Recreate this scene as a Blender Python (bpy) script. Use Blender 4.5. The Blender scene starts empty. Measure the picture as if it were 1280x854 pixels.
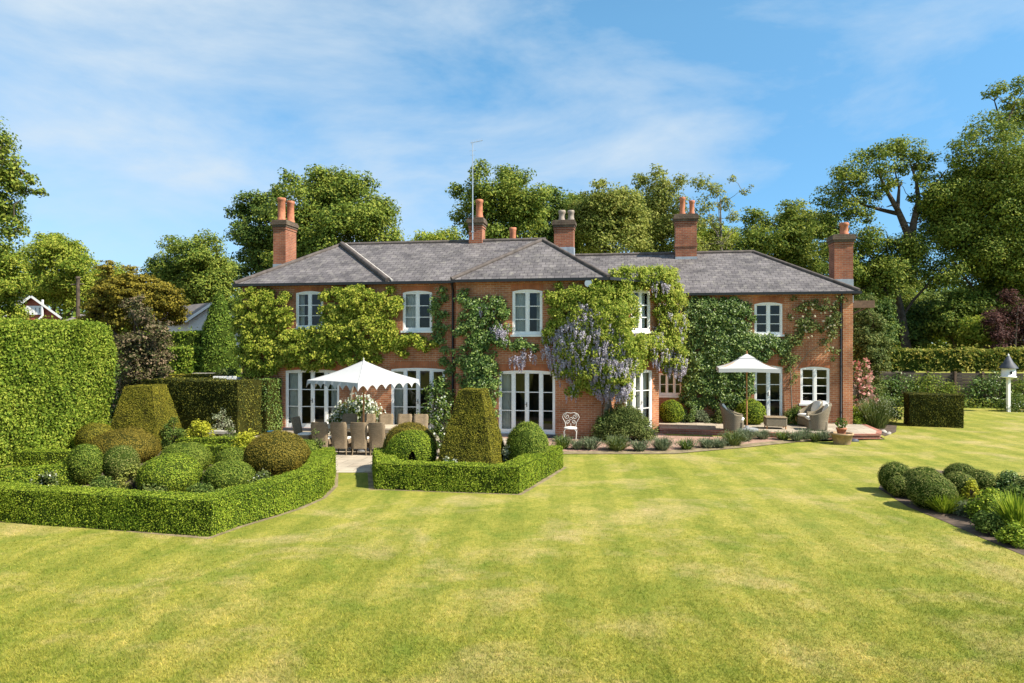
import bpy, math, random
import numpy as np
from mathutils import Vector

SC = bpy.context.scene
COL = SC.collection
rng = np.random.default_rng(11)
random.seed(5)
R = math.radians

# ------------------------------------------------------------------ camera, sky, sun, exposure
F, HZ, CH = 853.33, 427.0, 3.4            # focal length in photo pixels, horizon row, camera height
cam = bpy.data.cameras.new('camera'); cam.lens = 24.0; cam.sensor_width = 36.0
cam.clip_start = 0.1; cam.clip_end = 3000.0
cam_o = bpy.data.objects.new('camera', cam); COL.objects.link(cam_o)
cam_o.location = (0, 0, CH); cam_o.rotation_euler = (R(90), 0, 0)
SC.camera = cam_o

SUN_EL, SUN_AZ = 46.0, 23.0               # azimuth: degrees from +X towards the camera
sd = Vector((math.cos(R(SUN_EL))*math.cos(R(SUN_AZ)), -math.cos(R(SUN_EL))*math.sin(R(SUN_AZ)), math.sin(R(SUN_EL))))
sun = bpy.data.lights.new('sun', 'SUN'); sun.energy = 5.0; sun.angle = R(0.5); sun.color = (1.0, 0.93, 0.80)
sun_o = bpy.data.objects.new('sun', sun); COL.objects.link(sun_o)
sun_o.rotation_euler = sd.to_track_quat('Z', 'Y').to_euler(); sun_o.location = (30, -20, 40)

W = bpy.data.worlds.new('World'); SC.world = W; W.use_nodes = True
wn, wl = W.node_tree.nodes, W.node_tree.links
bg = wn['Background']; bg.inputs['Strength'].default_value = 0.125
sky = wn.new('ShaderNodeTexSky'); sky.sky_type = 'NISHITA'; sky.sun_disc = False
sky.sun_elevation = R(SUN_EL); sky.sun_rotation = math.atan2(sd.x, sd.y)
sky.air_density = 1.0; sky.dust_density = 0.1; sky.ozone_density = 4.0; sky.altitude = 0
hsv = wn.new('ShaderNodeHueSaturation'); hsv.inputs['Hue'].default_value = 0.482; hsv.inputs['Saturation'].default_value = 1.10; hsv.inputs['Value'].default_value = 0.84
wl.new(sky.outputs[0], hsv.inputs['Color'])
tc = wn.new('ShaderNodeTexCoord')
mp = wn.new('ShaderNodeMapping'); mp.inputs['Scale'].default_value = (2.2, 1.4, 5.2); mp.inputs['Rotation'].default_value = (0.15, 0.28, 0.0)
wl.new(tc.outputs['Generated'], mp.inputs['Vector'])
sz = wn.new('ShaderNodeSeparateXYZ'); wl.new(tc.outputs['Generated'], sz.inputs[0])
hr = wn.new('ShaderNodeValToRGB'); hr.color_ramp.elements[0].position = 0.0; hr.color_ramp.elements[0].color = (0.36, 0.52, 0.72, 1); hr.color_ramp.elements[1].position = 0.42; hr.color_ramp.elements[1].color = (1, 1, 1, 1)
wl.new(sz.outputs['Z'], hr.inputs[0])
hm = wn.new('ShaderNodeMix'); hm.data_type = 'RGBA'; hm.blend_type = 'MULTIPLY'; hm.inputs['Factor'].default_value = 1
wl.new(hsv.outputs[0], hm.inputs['A']); wl.new(hr.outputs[0], hm.inputs['B'])
n1 = wn.new('ShaderNodeTexNoise'); n1.inputs['Scale'].default_value = 1.25; n1.inputs['Detail'].default_value = 9; n1.inputs['Roughness'].default_value = 0.58; n1.inputs['Distortion'].default_value = 0.35
wl.new(mp.outputs[0], n1.inputs['Vector'])
# the cloud veil is thicker to the left of the view and thins to the right
sep = wn.new('ShaderNodeSeparateXYZ'); wl.new(tc.outputs['Generated'], sep.inputs[0])
ma = wn.new('ShaderNodeMath'); ma.operation = 'MULTIPLY_ADD'; ma.inputs[1].default_value = -0.17; ma.inputs[2].default_value = 0.0
wl.new(sep.outputs['X'], ma.inputs[0])
ad = wn.new('ShaderNodeMath'); ad.operation = 'ADD'; wl.new(n1.outputs['Fac'], ad.inputs[0]); wl.new(ma.outputs[0], ad.inputs[1])
cr = wn.new('ShaderNodeValToRGB'); cr.color_ramp.elements[0].position = 0.38; cr.color_ramp.elements[0].color = (0, 0, 0, 1)
cr.color_ramp.elements[1].position = 0.72; cr.color_ramp.elements[1].color = (0.92, 0.92, 0.92, 1)
wl.new(ad.outputs[0], cr.inputs[0])
mx = wn.new('ShaderNodeMix'); mx.data_type = 'RGBA'
zr_ = wn.new('ShaderNodeMapRange'); zr_.inputs[1].default_value = 0.05; zr_.inputs[2].default_value = 0.24; zr_.inputs[3].default_value = 0.40; zr_.inputs[4].default_value = 1.0
wl.new(sz.outputs['Z'], zr_.inputs[0])
cm = wn.new('ShaderNodeMath'); cm.operation = 'MULTIPLY'; wl.new(cr.outputs[0], cm.inputs[0]); wl.new(zr_.outputs[0], cm.inputs[1])
wl.new(cm.outputs[0], mx.inputs['Factor']); wl.new(hm.outputs['Result'], mx.inputs['A']); mx.inputs['B'].default_value = (2.75, 3.2, 3.6, 1)
wl.new(mx.outputs['Result'], bg.inputs['Color'])

SC.view_settings.view_transform = 'Standard'; SC.view_settings.look = 'None'
SC.view_settings.exposure = 1.05; SC.view_settings.gamma = 1.0; SC.view_settings.use_curve_mapping = False
SC.cycles.max_bounces = 8; SC.cycles.transparent_max_bounces = 8
SC.cycles.use_denoising = True

# ------------------------------------------------------------------ pixel -> place helpers (photo 1280 x 854)
def gp(px, py, z=0.0):
    Y = (CH-z)*F/(py-HZ); return Vector(((px-640)*Y/F, Y, z))
def dp(px, py, Y): return Vector(((px-640)*Y/F, Y, CH-(py-HZ)*Y/F))

# ------------------------------------------------------------------ materials
MATS = {}
def nodes(name):
    m = bpy.data.materials.new(name); m.use_nodes = True; MATS[name] = m
    nt = m.node_tree; b = nt.nodes['Principled BSDF']; return m, nt.nodes, nt.links, b
def ramp(N, pts):
    r = N.new('ShaderNodeValToRGB'); e = r.color_ramp.elements
    while len(e) < len(pts): e.new(0.5)
    for k, (p, c) in enumerate(pts): e[k].position = p; e[k].color = (*c, 1)
    return r
def plain(name, c, rough=0.6, metal=0.0, var=0.25, scale=6.0, bump=0.0, spec=0.4):
    m, N, L, b = nodes(name)
    t = N.new('ShaderNodeTexCoord'); n = N.new('ShaderNodeTexNoise'); n.inputs['Scale'].default_value = scale; n.inputs['Detail'].default_value = 6
    L.new(t.outputs['Object'], n.inputs['Vector'])
    lo = tuple(x*(1-var) for x in c); hi = tuple(min(1, x*(1+var)) for x in c)
    r = ramp(N, [(0.3, lo), (0.7, hi)]); L.new(n.outputs['Fac'], r.inputs[0]); L.new(r.outputs[0], b.inputs['Base Color'])
    b.inputs['Roughness'].default_value = rough; b.inputs['Metallic'].default_value = metal; b.inputs['Specular IOR Level'].default_value = spec
    if bump:
        bp = N.new('ShaderNodeBump'); bp.inputs['Strength'].default_value = bump; bp.inputs['Distance'].default_value = 0.02
        L.new(n.outputs['Fac'], bp.inputs['Height']); L.new(bp.outputs[0], b.inputs['Normal'])
    return m
LB = 1.35
def leafmat(name, cols, trans=0.30, rough=0.6, patch=0.6, spec=0.12):
    """leaves: colour by a random value per leaf and by a slow patchiness through the plant"""
    m, N, L, b = nodes(name)
    a = N.new('ShaderNodeAttribute'); a.attribute_name = 'rnd'
    t = N.new('ShaderNodeTexCoord'); n = N.new('ShaderNodeTexNoise'); n.inputs['Scale'].default_value = patch; n.inputs['Detail'].default_value = 4
    L.new(t.outputs['Object'], n.inputs['Vector'])
    mm = N.new('ShaderNodeMath'); mm.operation = 'MULTIPLY_ADD'; mm.inputs[1].default_value = 0.9; mm.inputs[2].default_value = -0.45
    L.new(n.outputs['Fac'], mm.inputs[0])
    ad = N.new('ShaderNodeMath'); ad.operation = 'ADD'; L.new(a.outputs['Fac'], ad.inputs[0]); L.new(mm.outputs[0], ad.inputs[1])
    cols = [tuple(x*LB for x in c) for c in cols]; k = len(cols); r = ramp(N, [(0.1+0.8*i/(k-1), c) for i, c in enumerate(cols)])
    L.new(ad.outputs[0], r.inputs[0]); L.new(r.outputs[0], b.inputs['Base Color'])
    b.inputs['Roughness'].default_value = rough; b.inputs['Specular IOR Level'].default_value = spec
    tr = N.new('ShaderNodeBsdfTranslucent'); L.new(r.outputs[0], tr.inputs['Color'])
    ms = N.new('ShaderNodeMixShader'); ms.inputs[0].default_value = trans
    L.new(b.outputs[0], ms.inputs[1]); L.new(tr.outputs[0], ms.inputs[2]); L.new(ms.outputs[0], N['Material Output'].inputs['Surface'])
    return m
def brickmat(name, c1, c2, mort, bw, rh, ms, bump=0.35, dirt=(0.5, 1.12), rough=0.85, bias=0.0, lich=None, offset=0.5):
    m, N, L, b = nodes(name)
    uv = N.new('ShaderNodeUVMap'); uv.uv_map = 'UVMap'
    bt = N.new('ShaderNodeTexBrick'); bt.offset = offset
    bt.inputs['Scale'].default_value = 1.0; bt.inputs['Brick Width'].default_value = bw; bt.inputs['Row Height'].default_value = rh
    bt.inputs['Mortar Size'].default_value = ms; bt.inputs['Mortar Smooth'].default_value = 0.2; bt.inputs['Bias'].default_value = bias
    bt.inputs['Color1'].default_value = (*c1, 1); bt.inputs['Color2'].default_value = (*c2, 1); bt.inputs['Mortar'].default_value = (*mort, 1)
    L.new(uv.outputs[0], bt.inputs['Vector'])
    n = N.new('ShaderNodeTexNoise'); n.inputs['Scale'].default_value = 1.1; n.inputs['Detail'].default_value = 8; n.inputs['Roughness'].default_value = 0.65
    L.new(uv.outputs[0], n.inputs['Vector'])
    r = ramp(N, [(0.3, (dirt[0],)*3), (0.65, (dirt[1],)*3)]); L.new(n.outputs['Fac'], r.inputs[0])
    mu = N.new('ShaderNodeMix'); mu.data_type = 'RGBA'; mu.blend_type = 'MULTIPLY'; mu.inputs['Factor'].default_value = 1
    L.new(bt.outputs['Color'], mu.inputs['A']); L.new(r.outputs[0], mu.inputs['B'])
    out = mu.outputs['Result']
    if lich:
        n2 = N.new('ShaderNodeTexNoise'); n2.inputs['Scale'].default_value = 3.5; n2.inputs['Detail'].default_value = 9; n2.inputs['Roughness'].default_value = 0.75
        L.new(uv.outputs[0], n2.inputs['Vector'])
        r2 = ramp(N, [(0.52, (0, 0, 0)), (0.72, (0.75,)*3)]); L.new(n2.outputs['Fac'], r2.inputs[0])
        m2 = N.new('ShaderNodeMix'); m2.data_type = 'RGBA'; L.new(r2.outputs[0], m2.inputs['Factor'])
        L.new(out, m2.inputs['A']); m2.inputs['B'].default_value = (*lich, 1); out = m2.outputs['Result']
    L.new(out, b.inputs['Base Color']); b.inputs['Roughness'].default_value = rough; b.inputs['Specular IOR Level'].default_value = 0.25
    bp = N.new('ShaderNodeBump'); bp.inputs['Strength'].default_value = bump; bp.inputs['Distance'].default_value = 0.012
    L.new(bt.outputs['Fac'], bp.inputs['Height']); bp.invert = True; L.new(bp.outputs[0], b.inputs['Normal'])
    return m

brickmat('brick', (0.50, 0.195, 0.085), (0.38, 0.130, 0.058), (0.50, 0.34, 0.22), 0.225, 0.075, 0.009)
brickmat('brick_soft', (0.50, 0.17, 0.07), (0.44, 0.14, 0.06), (0.34, 0.19, 0.11), 0.075, 0.25, 0.006, offset=0.0)
brickmat('chimney_brick', (0.36, 0.125, 0.062), (0.26, 0.082, 0.045), (0.30, 0.21, 0.15), 0.225, 0.075, 0.009)
brickmat('chimney_cap', (0.13, 0.085, 0.06), (0.10, 0.07, 0.05), (0.16, 0.13, 0.10), 0.225, 0.075, 0.009, lich=(0.20, 0.17, 0.10))
brickmat('slate', (0.148, 0.132, 0.130), (0.095, 0.084, 0.086), (0.035, 0.03, 0.03), 0.28, 0.21, 0.010, bump=0.55, dirt=(0.60, 1.28), rough=0.62, lich=(0.30, 0.275, 0.235))
brickmat('paving_brick', (0.36, 0.22, 0.165), (0.27, 0.155, 0.115), (0.30, 0.25, 0.20), 0.22, 0.11, 0.008, dirt=(0.7, 1.15))
brickmat('flagstone', (0.40, 0.345, 0.27), (0.33, 0.27, 0.205), (0.20, 0.17, 0.13), 0.75, 0.5, 0.012, dirt=(0.7, 1.15))
brickmat('step_brick', (0.44, 0.155, 0.10), (0.32, 0.10, 0.075), (0.36, 0.26, 0.19), 0.225, 0.075, 0.009)
brickmat('fence_board', (0.16, 0.125, 0.09), (0.11, 0.085, 0.062), (0.03, 0.025, 0.02), 2.4, 0.16, 0.012, dirt=(0.55, 1.2))
brickmat('wicker', (0.36, 0.27, 0.17), (0.27, 0.20, 0.125), (0.13, 0.095, 0.06), 0.05, 0.018, 0.003, bump=0.6, dirt=(0.85, 1.1))
brickmat('wicker_grey', (0.30, 0.25, 0.17), (0.235, 0.195, 0.135), (0.11, 0.09, 0.065), 0.05, 0.018, 0.003, bump=0.6, dirt=(0.85, 1.1))
plain('white_paint', (0.82, 0.80, 0.76), 0.45, var=0.05)
plain('cream_stone', (0.33, 0.30, 0.25), 0.8, var=0.2)
plain('black_metal', (0.018, 0.018, 0.02), 0.4, var=0.2)
plain('lead', (0.30, 0.33, 0.37), 0.5, var=0.25, scale=4)
plain('ridge_tile', (0.085, 0.068, 0.060), 0.8, var=0.4, scale=5)
plain('mortar', (0.42, 0.39, 0.35), 0.9, var=0.3)
plain('terracotta', (0.42, 0.155, 0.080), 0.8, var=0.3, scale=7)
plain('pale_pot', (0.30, 0.245, 0.20), 0.8, var=0.3, scale=7)
plain('old_terracotta', (0.33, 0.22, 0.12), 0.85, var=0.3, scale=9)
plain('plaster', (0.20, 0.18, 0.15), 0.9, var=0.15)
plain('room_floor', (0.12, 0.09, 0.06), 0.6, var=0.3)
plain('curtain', (0.62, 0.61, 0.57), 0.9, var=0.12, scale=3)
plain('canvas', (0.43, 0.425, 0.42), 0.85, var=0.03)
plain('cushion', (0.70, 0.67, 0.61), 0.9, var=0.06)
plain('teak', (0.42, 0.20, 0.075), 0.5, var=0.25, scale=12)
plain('table_wood', (0.46, 0.38, 0.28), 0.6, var=0.2, scale=9)
plain('grey_stone', (0.20, 0.205, 0.215), 0.75, var=0.25, scale=8)
plain('pale_metal', (0.46, 0.44, 0.40), 0.5, var=0.12)
plain('aluminium', (0.55, 0.56, 0.58), 0.35, metal=0.7, var=0.1)
plain('bark', (0.075, 0.055, 0.038), 0.95, var=0.5, scale=4, bump=0.8)
plain('pale_bark', (0.17, 0.145, 0.11), 0.95, var=0.4, scale=4, bump=0.6)
plain('soil', (0.075, 0.052, 0.036), 0.98, var=0.5, scale=5, bump=1.0)
plain('dry_edge', (0.20, 0.155, 0.085), 0.95, var=0.4, scale=4, bump=0.6)
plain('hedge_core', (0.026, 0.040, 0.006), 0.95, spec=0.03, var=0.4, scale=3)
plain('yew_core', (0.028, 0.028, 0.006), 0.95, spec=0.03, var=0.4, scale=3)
plain('old_timber', (0.16, 0.10, 0.065), 0.85, var=0.3, scale=8)
plain('dark_slate', (0.055, 0.06, 0.075), 0.6, var=0.2)
plain('red_brick_far', (0.36, 0.10, 0.055), 0.85, var=0.2, scale=3)
plain('grey_roof_far', (0.17, 0.145, 0.135), 0.8, var=0.2, scale=2)
plain('far_wall', (0.70, 0.69, 0.67), 0.8, var=0.05)
plain('blue_glaze', (0.02, 0.19, 0.33), 0.3, var=0.2)
plain('dark_hole', (0.012, 0.012, 0.012), 0.9, var=0.1)

def glassmat():
    m, N, L, b = nodes('glass'); N.remove(b)
    tr = N.new('ShaderNodeBsdfTransparent'); tr.inputs[0].default_value = (0.82, 0.86, 0.84, 1)
    gl = N.new('ShaderNodeBsdfGlossy'); gl.inputs['Roughness'].default_value = 0.01; gl.inputs[0].default_value = (0.95, 0.97, 1, 1)
    fr = N.new('ShaderNodeFresnel'); fr.inputs[0].default_value = 1.5
    mu = N.new('ShaderNodeMath'); mu.operation = 'MULTIPLY_ADD'; mu.inputs[1].default_value = 0.75; mu.inputs[2].default_value = 0.01; L.new(fr.outputs[0], mu.inputs[0])
    ms = N.new('ShaderNodeMixShader'); L.new(mu.outputs[0], ms.inputs[0]); L.new(tr.outputs[0], ms.inputs[1]); L.new(gl.outputs[0], ms.inputs[2])
    L.new(ms.outputs[0], N['Material Output'].inputs['Surface'])
glassmat()

def lawnmat(name='lawn_grass', blades=False):
    m, N, L, b = nodes(name)
    g = N.new('ShaderNodeNewGeometry')
    def noise(scale, detail=6, rough=0.6, dist=0.0, vec=None, ms=None):
        n = N.new('ShaderNodeTexNoise'); n.inputs['Scale'].default_value = scale; n.inputs['Detail'].default_value = detail; n.inputs['Roughness'].default_value = rough; n.inputs['Distortion'].default_value = dist
        if ms:
            mpn = N.new('ShaderNodeMapping'); mpn.inputs['Scale'].default_value = ms[0]; mpn.inputs['Rotation'].default_value = (0, 0, ms[1])
            L.new(g.outputs['Position'], mpn.inputs['Vector']); L.new(mpn.outputs[0], n.inputs['Vector'])
        else: L.new(g.outputs['Position'], n.inputs['Vector'])
        return n
    def mixc(fac, a, c, mode='MIX'):
        x = N.new('ShaderNodeMix'); x.data_type = 'RGBA'; x.blend_type = mode
        if isinstance(fac, float): x.inputs['Factor'].default_value = fac
        else: L.new(fac, x.inputs['Factor'])
        if isinstance(a, tuple): x.inputs['A'].default_value = (*a, 1)
        else: L.new(a, x.inputs['A'])
        if isinstance(c, tuple): x.inputs['B'].default_value = (*c, 1)
        else: L.new(c, x.inputs['B'])
        return x.outputs['Result']
    big = noise(0.42, 7, 0.62)
    base = ramp(N, [(0.30, (0.172, 0.190, 0.026)), (0.50, (0.258, 0.248, 0.042)), (0.70, (0.330, 0.284, 0.076))]); L.new(big.outputs['Fac'], base.inputs[0])
    # mown stripes running away from the camera towards the terrace
    mpn = N.new('ShaderNodeMapping'); mpn.inputs['Rotation'].default_value = (0, 0, R(4.0)); L.new(g.outputs['Position'], mpn.inputs['Vector'])
    wv = N.new('ShaderNodeTexWave'); wv.wave_type = 'BANDS'; wv.bands_direction = 'X'; wv.inputs['Scale'].default_value = 0.34; wv.inputs['Distortion'].default_value = 0.6; wv.inputs['Detail'].default_value = 3; wv.inputs['Detail Scale'].default_value = 2.0
    L.new(mpn.outputs[0], wv.inputs['Vector'])
    rw = ramp(N, [(0.38, (0.89, 0.92, 0.87)), (0.62, (1.08, 1.06, 1.09))]); L.new(wv.outputs['Fac'], rw.inputs[0])
    c = mixc(1.0, base.outputs[0], rw.outputs[0], 'MULTIPLY')
    mid = noise(3.6, 10, 0.86, 0.3, ms=((1.0, 0.7, 1), R(-9)))
    rm = ramp(N, [(0.34, (0.66, 0.76, 0.58)), (0.50, (1, 1, 1)), (0.66, (1.24, 1.15, 1.28))]); L.new(mid.outputs['Fac'], rm.inputs[0])
    c = mixc(1.0, c, rm.outputs[0], 'MULTIPLY')
    # greener clumps
    gr = noise(1.3, 7, 0.68, 0.4); rg = ramp(N, [(0.48, (0, 0, 0)), (0.66, (0.62,)*3)]); L.new(gr.outputs['Fac'], rg.inputs[0])
    c = mixc(rg.outputs[0], c, (0.128, 0.178, 0.022))
    # straw-coloured dry patches
    dry = noise(0.60, 6, 0.66, 0.4, ms=((0.8, 0.95, 1), R(8))); rd = ramp(N, [(0.51, (0, 0, 0)), (0.70, (0.66,)*3)]); L.new(dry.outputs['Fac'], rd.inputs[0])
    c = mixc(rd.outputs[0], c, (0.46, 0.345, 0.165))
    tx = noise(11, 8, 0.85); rt = ramp(N, [(0.38, (0.68, 0.77, 0.60)), (0.52, (1, 1, 1)), (0.64, (1.28, 1.20, 1.36))]); L.new(tx.outputs['Fac'], rt.inputs[0])
    c = mixc(1.0, c, rt.outputs[0], 'MULTIPLY')
    fine = noise(38, 4, 0.8); rf = ramp(N, [(0.3, (0.72,)*3), (0.7, (1.32,)*3)]); L.new(fine.outputs['Fac'], rf.inputs[0])
    c = mixc(0.75, c, rf.outputs[0], 'MULTIPLY')
    if blades:
        a = N.new('ShaderNodeAttribute'); a.attribute_name = 'rnd'
        ra = ramp(N, [(0.0, (0.9, 1.0, 0.75)), (0.6, (1.35, 1.30, 1.2)), (1.0, (1.85, 1.65, 1.9))]); L.new(a.outputs['Fac'], ra.inputs[0])
        c = mixc(1.0, c, ra.outputs[0], 'MULTIPLY')
    L.new(c, b.inputs['Base Color']); b.inputs['Roughness'].default_value = 0.8; b.inputs['Specular IOR Level'].default_value = 0.12
    if blades:
        tr = N.new('ShaderNodeBsdfTranslucent'); L.new(c, tr.inputs['Color'])
        ms_ = N.new('ShaderNodeMixShader'); ms_.inputs[0].default_value = 0.35
        L.new(b.outputs[0], ms_.inputs[1]); L.new(tr.outputs[0], ms_.inputs[2]); L.new(ms_.outputs[0], N['Material Output'].inputs['Surface'])
    else:
        bn = noise(60, 3, 0.8); bp = N.new('ShaderNodeBump'); bp.inputs['Strength'].default_value = 0.7; bp.inputs['Distance'].default_value = 0.03
        L.new(bn.outputs['Fac'], bp.inputs['Height']); L.new(bp.outputs[0], b.inputs['Normal'])
lawnmat(); lawnmat('grass_blade', True)

leafmat('box_leaf', [(0.060, 0.105, 0.009), (0.160, 0.222, 0.017), (0.275, 0.315, 0.032)], 0.30, patch=0.9)
leafmat('box_ball_leaf', [(0.048, 0.085, 0.010), (0.118, 0.162, 0.018), (0.210, 0.238, 0.036)], 0.25, patch=1.5)
leafmat('bronze_box_leaf', [(0.045, 0.075, 0.012), (0.110, 0.140, 0.024), (0.215, 0.205, 0.060)], 0.25, patch=1.5)
leafmat('yew_leaf', [(0.060, 0.064, 0.007), (0.135, 0.128, 0.013), (0.240, 0.200, 0.024)], 0.20, patch=1.5)
leafmat('brown_yew_leaf', [(0.070, 0.062, 0.009), (0.135, 0.108, 0.015), (0.210, 0.155, 0.022)], 0.20, patch=1.5)
leafmat('dark_yew_leaf', [(0.016, 0.024, 0.006), (0.042, 0.050, 0.010), (0.150, 0.138, 0.020)], 0.12, patch=1.2)
leafmat('hornbeam_leaf', [(0.070, 0.120, 0.011), (0.160, 0.225, 0.022), (0.270, 0.305, 0.042)], 0.40, patch=0.7)
LB = 1.5
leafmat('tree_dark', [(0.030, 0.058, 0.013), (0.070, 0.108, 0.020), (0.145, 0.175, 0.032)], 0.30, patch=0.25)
leafmat('tree_mid', [(0.048, 0.082, 0.013), (0.115, 0.155, 0.022), (0.205, 0.220, 0.036)], 0.35, patch=0.25)
leafmat('tree_bright', [(0.070, 0.115, 0.012), (0.165, 0.205, 0.022), (0.270, 0.275, 0.042)], 0.40, patch=0.25)
leafmat('tree_olive', [(0.078, 0.104, 0.018), (0.165, 0.185, 0.034), (0.260, 0.255, 0.065)], 0.38, patch=0.25)
leafmat('tree_bronze', [(0.055, 0.052, 0.007), (0.125, 0.106, 0.012), (0.205, 0.160, 0.022)], 0.30, patch=0.3)
LB = 1.35
leafmat('plum_leaf', [(0.030, 0.016, 0.014), (0.060, 0.026, 0.022), (0.120, 0.055, 0.045)], 0.30, patch=0.4)
leafmat('dogwood_leaf', [(0.036, 0.046, 0.014), (0.085, 0.078, 0.032), (0.190, 0.135, 0.085)], 0.30, patch=0.9)
leafmat('conifer_leaf', [(0.040, 0.078, 0.010), (0.090, 0.145, 0.016), (0.160, 0.210, 0.028)], 0.25, patch=0.8)
leafmat('vine_leaf', [(0.082, 0.125, 0.011), (0.215, 0.250, 0.026), (0.370, 0.360, 0.058)], 0.38, patch=0.8)
leafmat('wisteria_leaf', [(0.080, 0.125, 0.012), (0.195, 0.240, 0.028), (0.330, 0.330, 0.060)], 0.40, patch=0.8)
leafmat('ivy_leaf', [(0.034, 0.068, 0.012), (0.082, 0.140, 0.024), (0.180, 0.230, 0.052)], 0.22, rough=0.42, patch=0.8, spec=0.35)
leafmat('rose_leaf', [(0.040, 0.062, 0.014), (0.080, 0.110, 0.026), (0.160, 0.175, 0.050)], 0.30, patch=1.0)
leafmat('shrub_leaf', [(0.035, 0.065, 0.012), (0.080, 0.125, 0.022), (0.160, 0.195, 0.040)], 0.35, patch=1.0)
leafmat('lavender_leaf', [(0.060, 0.082, 0.040), (0.115, 0.145, 0.075), (0.190, 0.205, 0.120)], 0.25, patch=1.2)
leafmat('laurel_leaf', [(0.070, 0.105, 0.016), (0.190, 0.190, 0.030), (0.330, 0.280, 0.060)], 0.35, patch=0.7)
leafmat('euphorbia_leaf', [(0.190, 0.210, 0.016), (0.340, 0.340, 0.026), (0.450, 0.420, 0.050)], 0.40, patch=1.0)
leafmat('silver_leaf', [(0.120, 0.150, 0.075), (0.250, 0.270, 0.160), (0.420, 0.420, 0.300)], 0.35, patch=1.5)
leafmat('white_petal', [(0.34, 0.36, 0.26), (0.45, 0.46, 0.38), (0.54, 0.54, 0.48)], 0.30)
leafmat('lilac_petal', [(0.230, 0.205, 0.265), (0.360, 0.330, 0.385), (0.480, 0.450, 0.480)], 0.35, patch=1.5)
leafmat('pink_petal', [(0.320, 0.110, 0.100), (0.420, 0.215, 0.180), (0.500, 0.340, 0.280)], 0.30)
leafmat('cream_petal', [(0.38, 0.33, 0.20), (0.46, 0.41, 0.28), (0.52, 0.48, 0.38)], 0.30)

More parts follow.
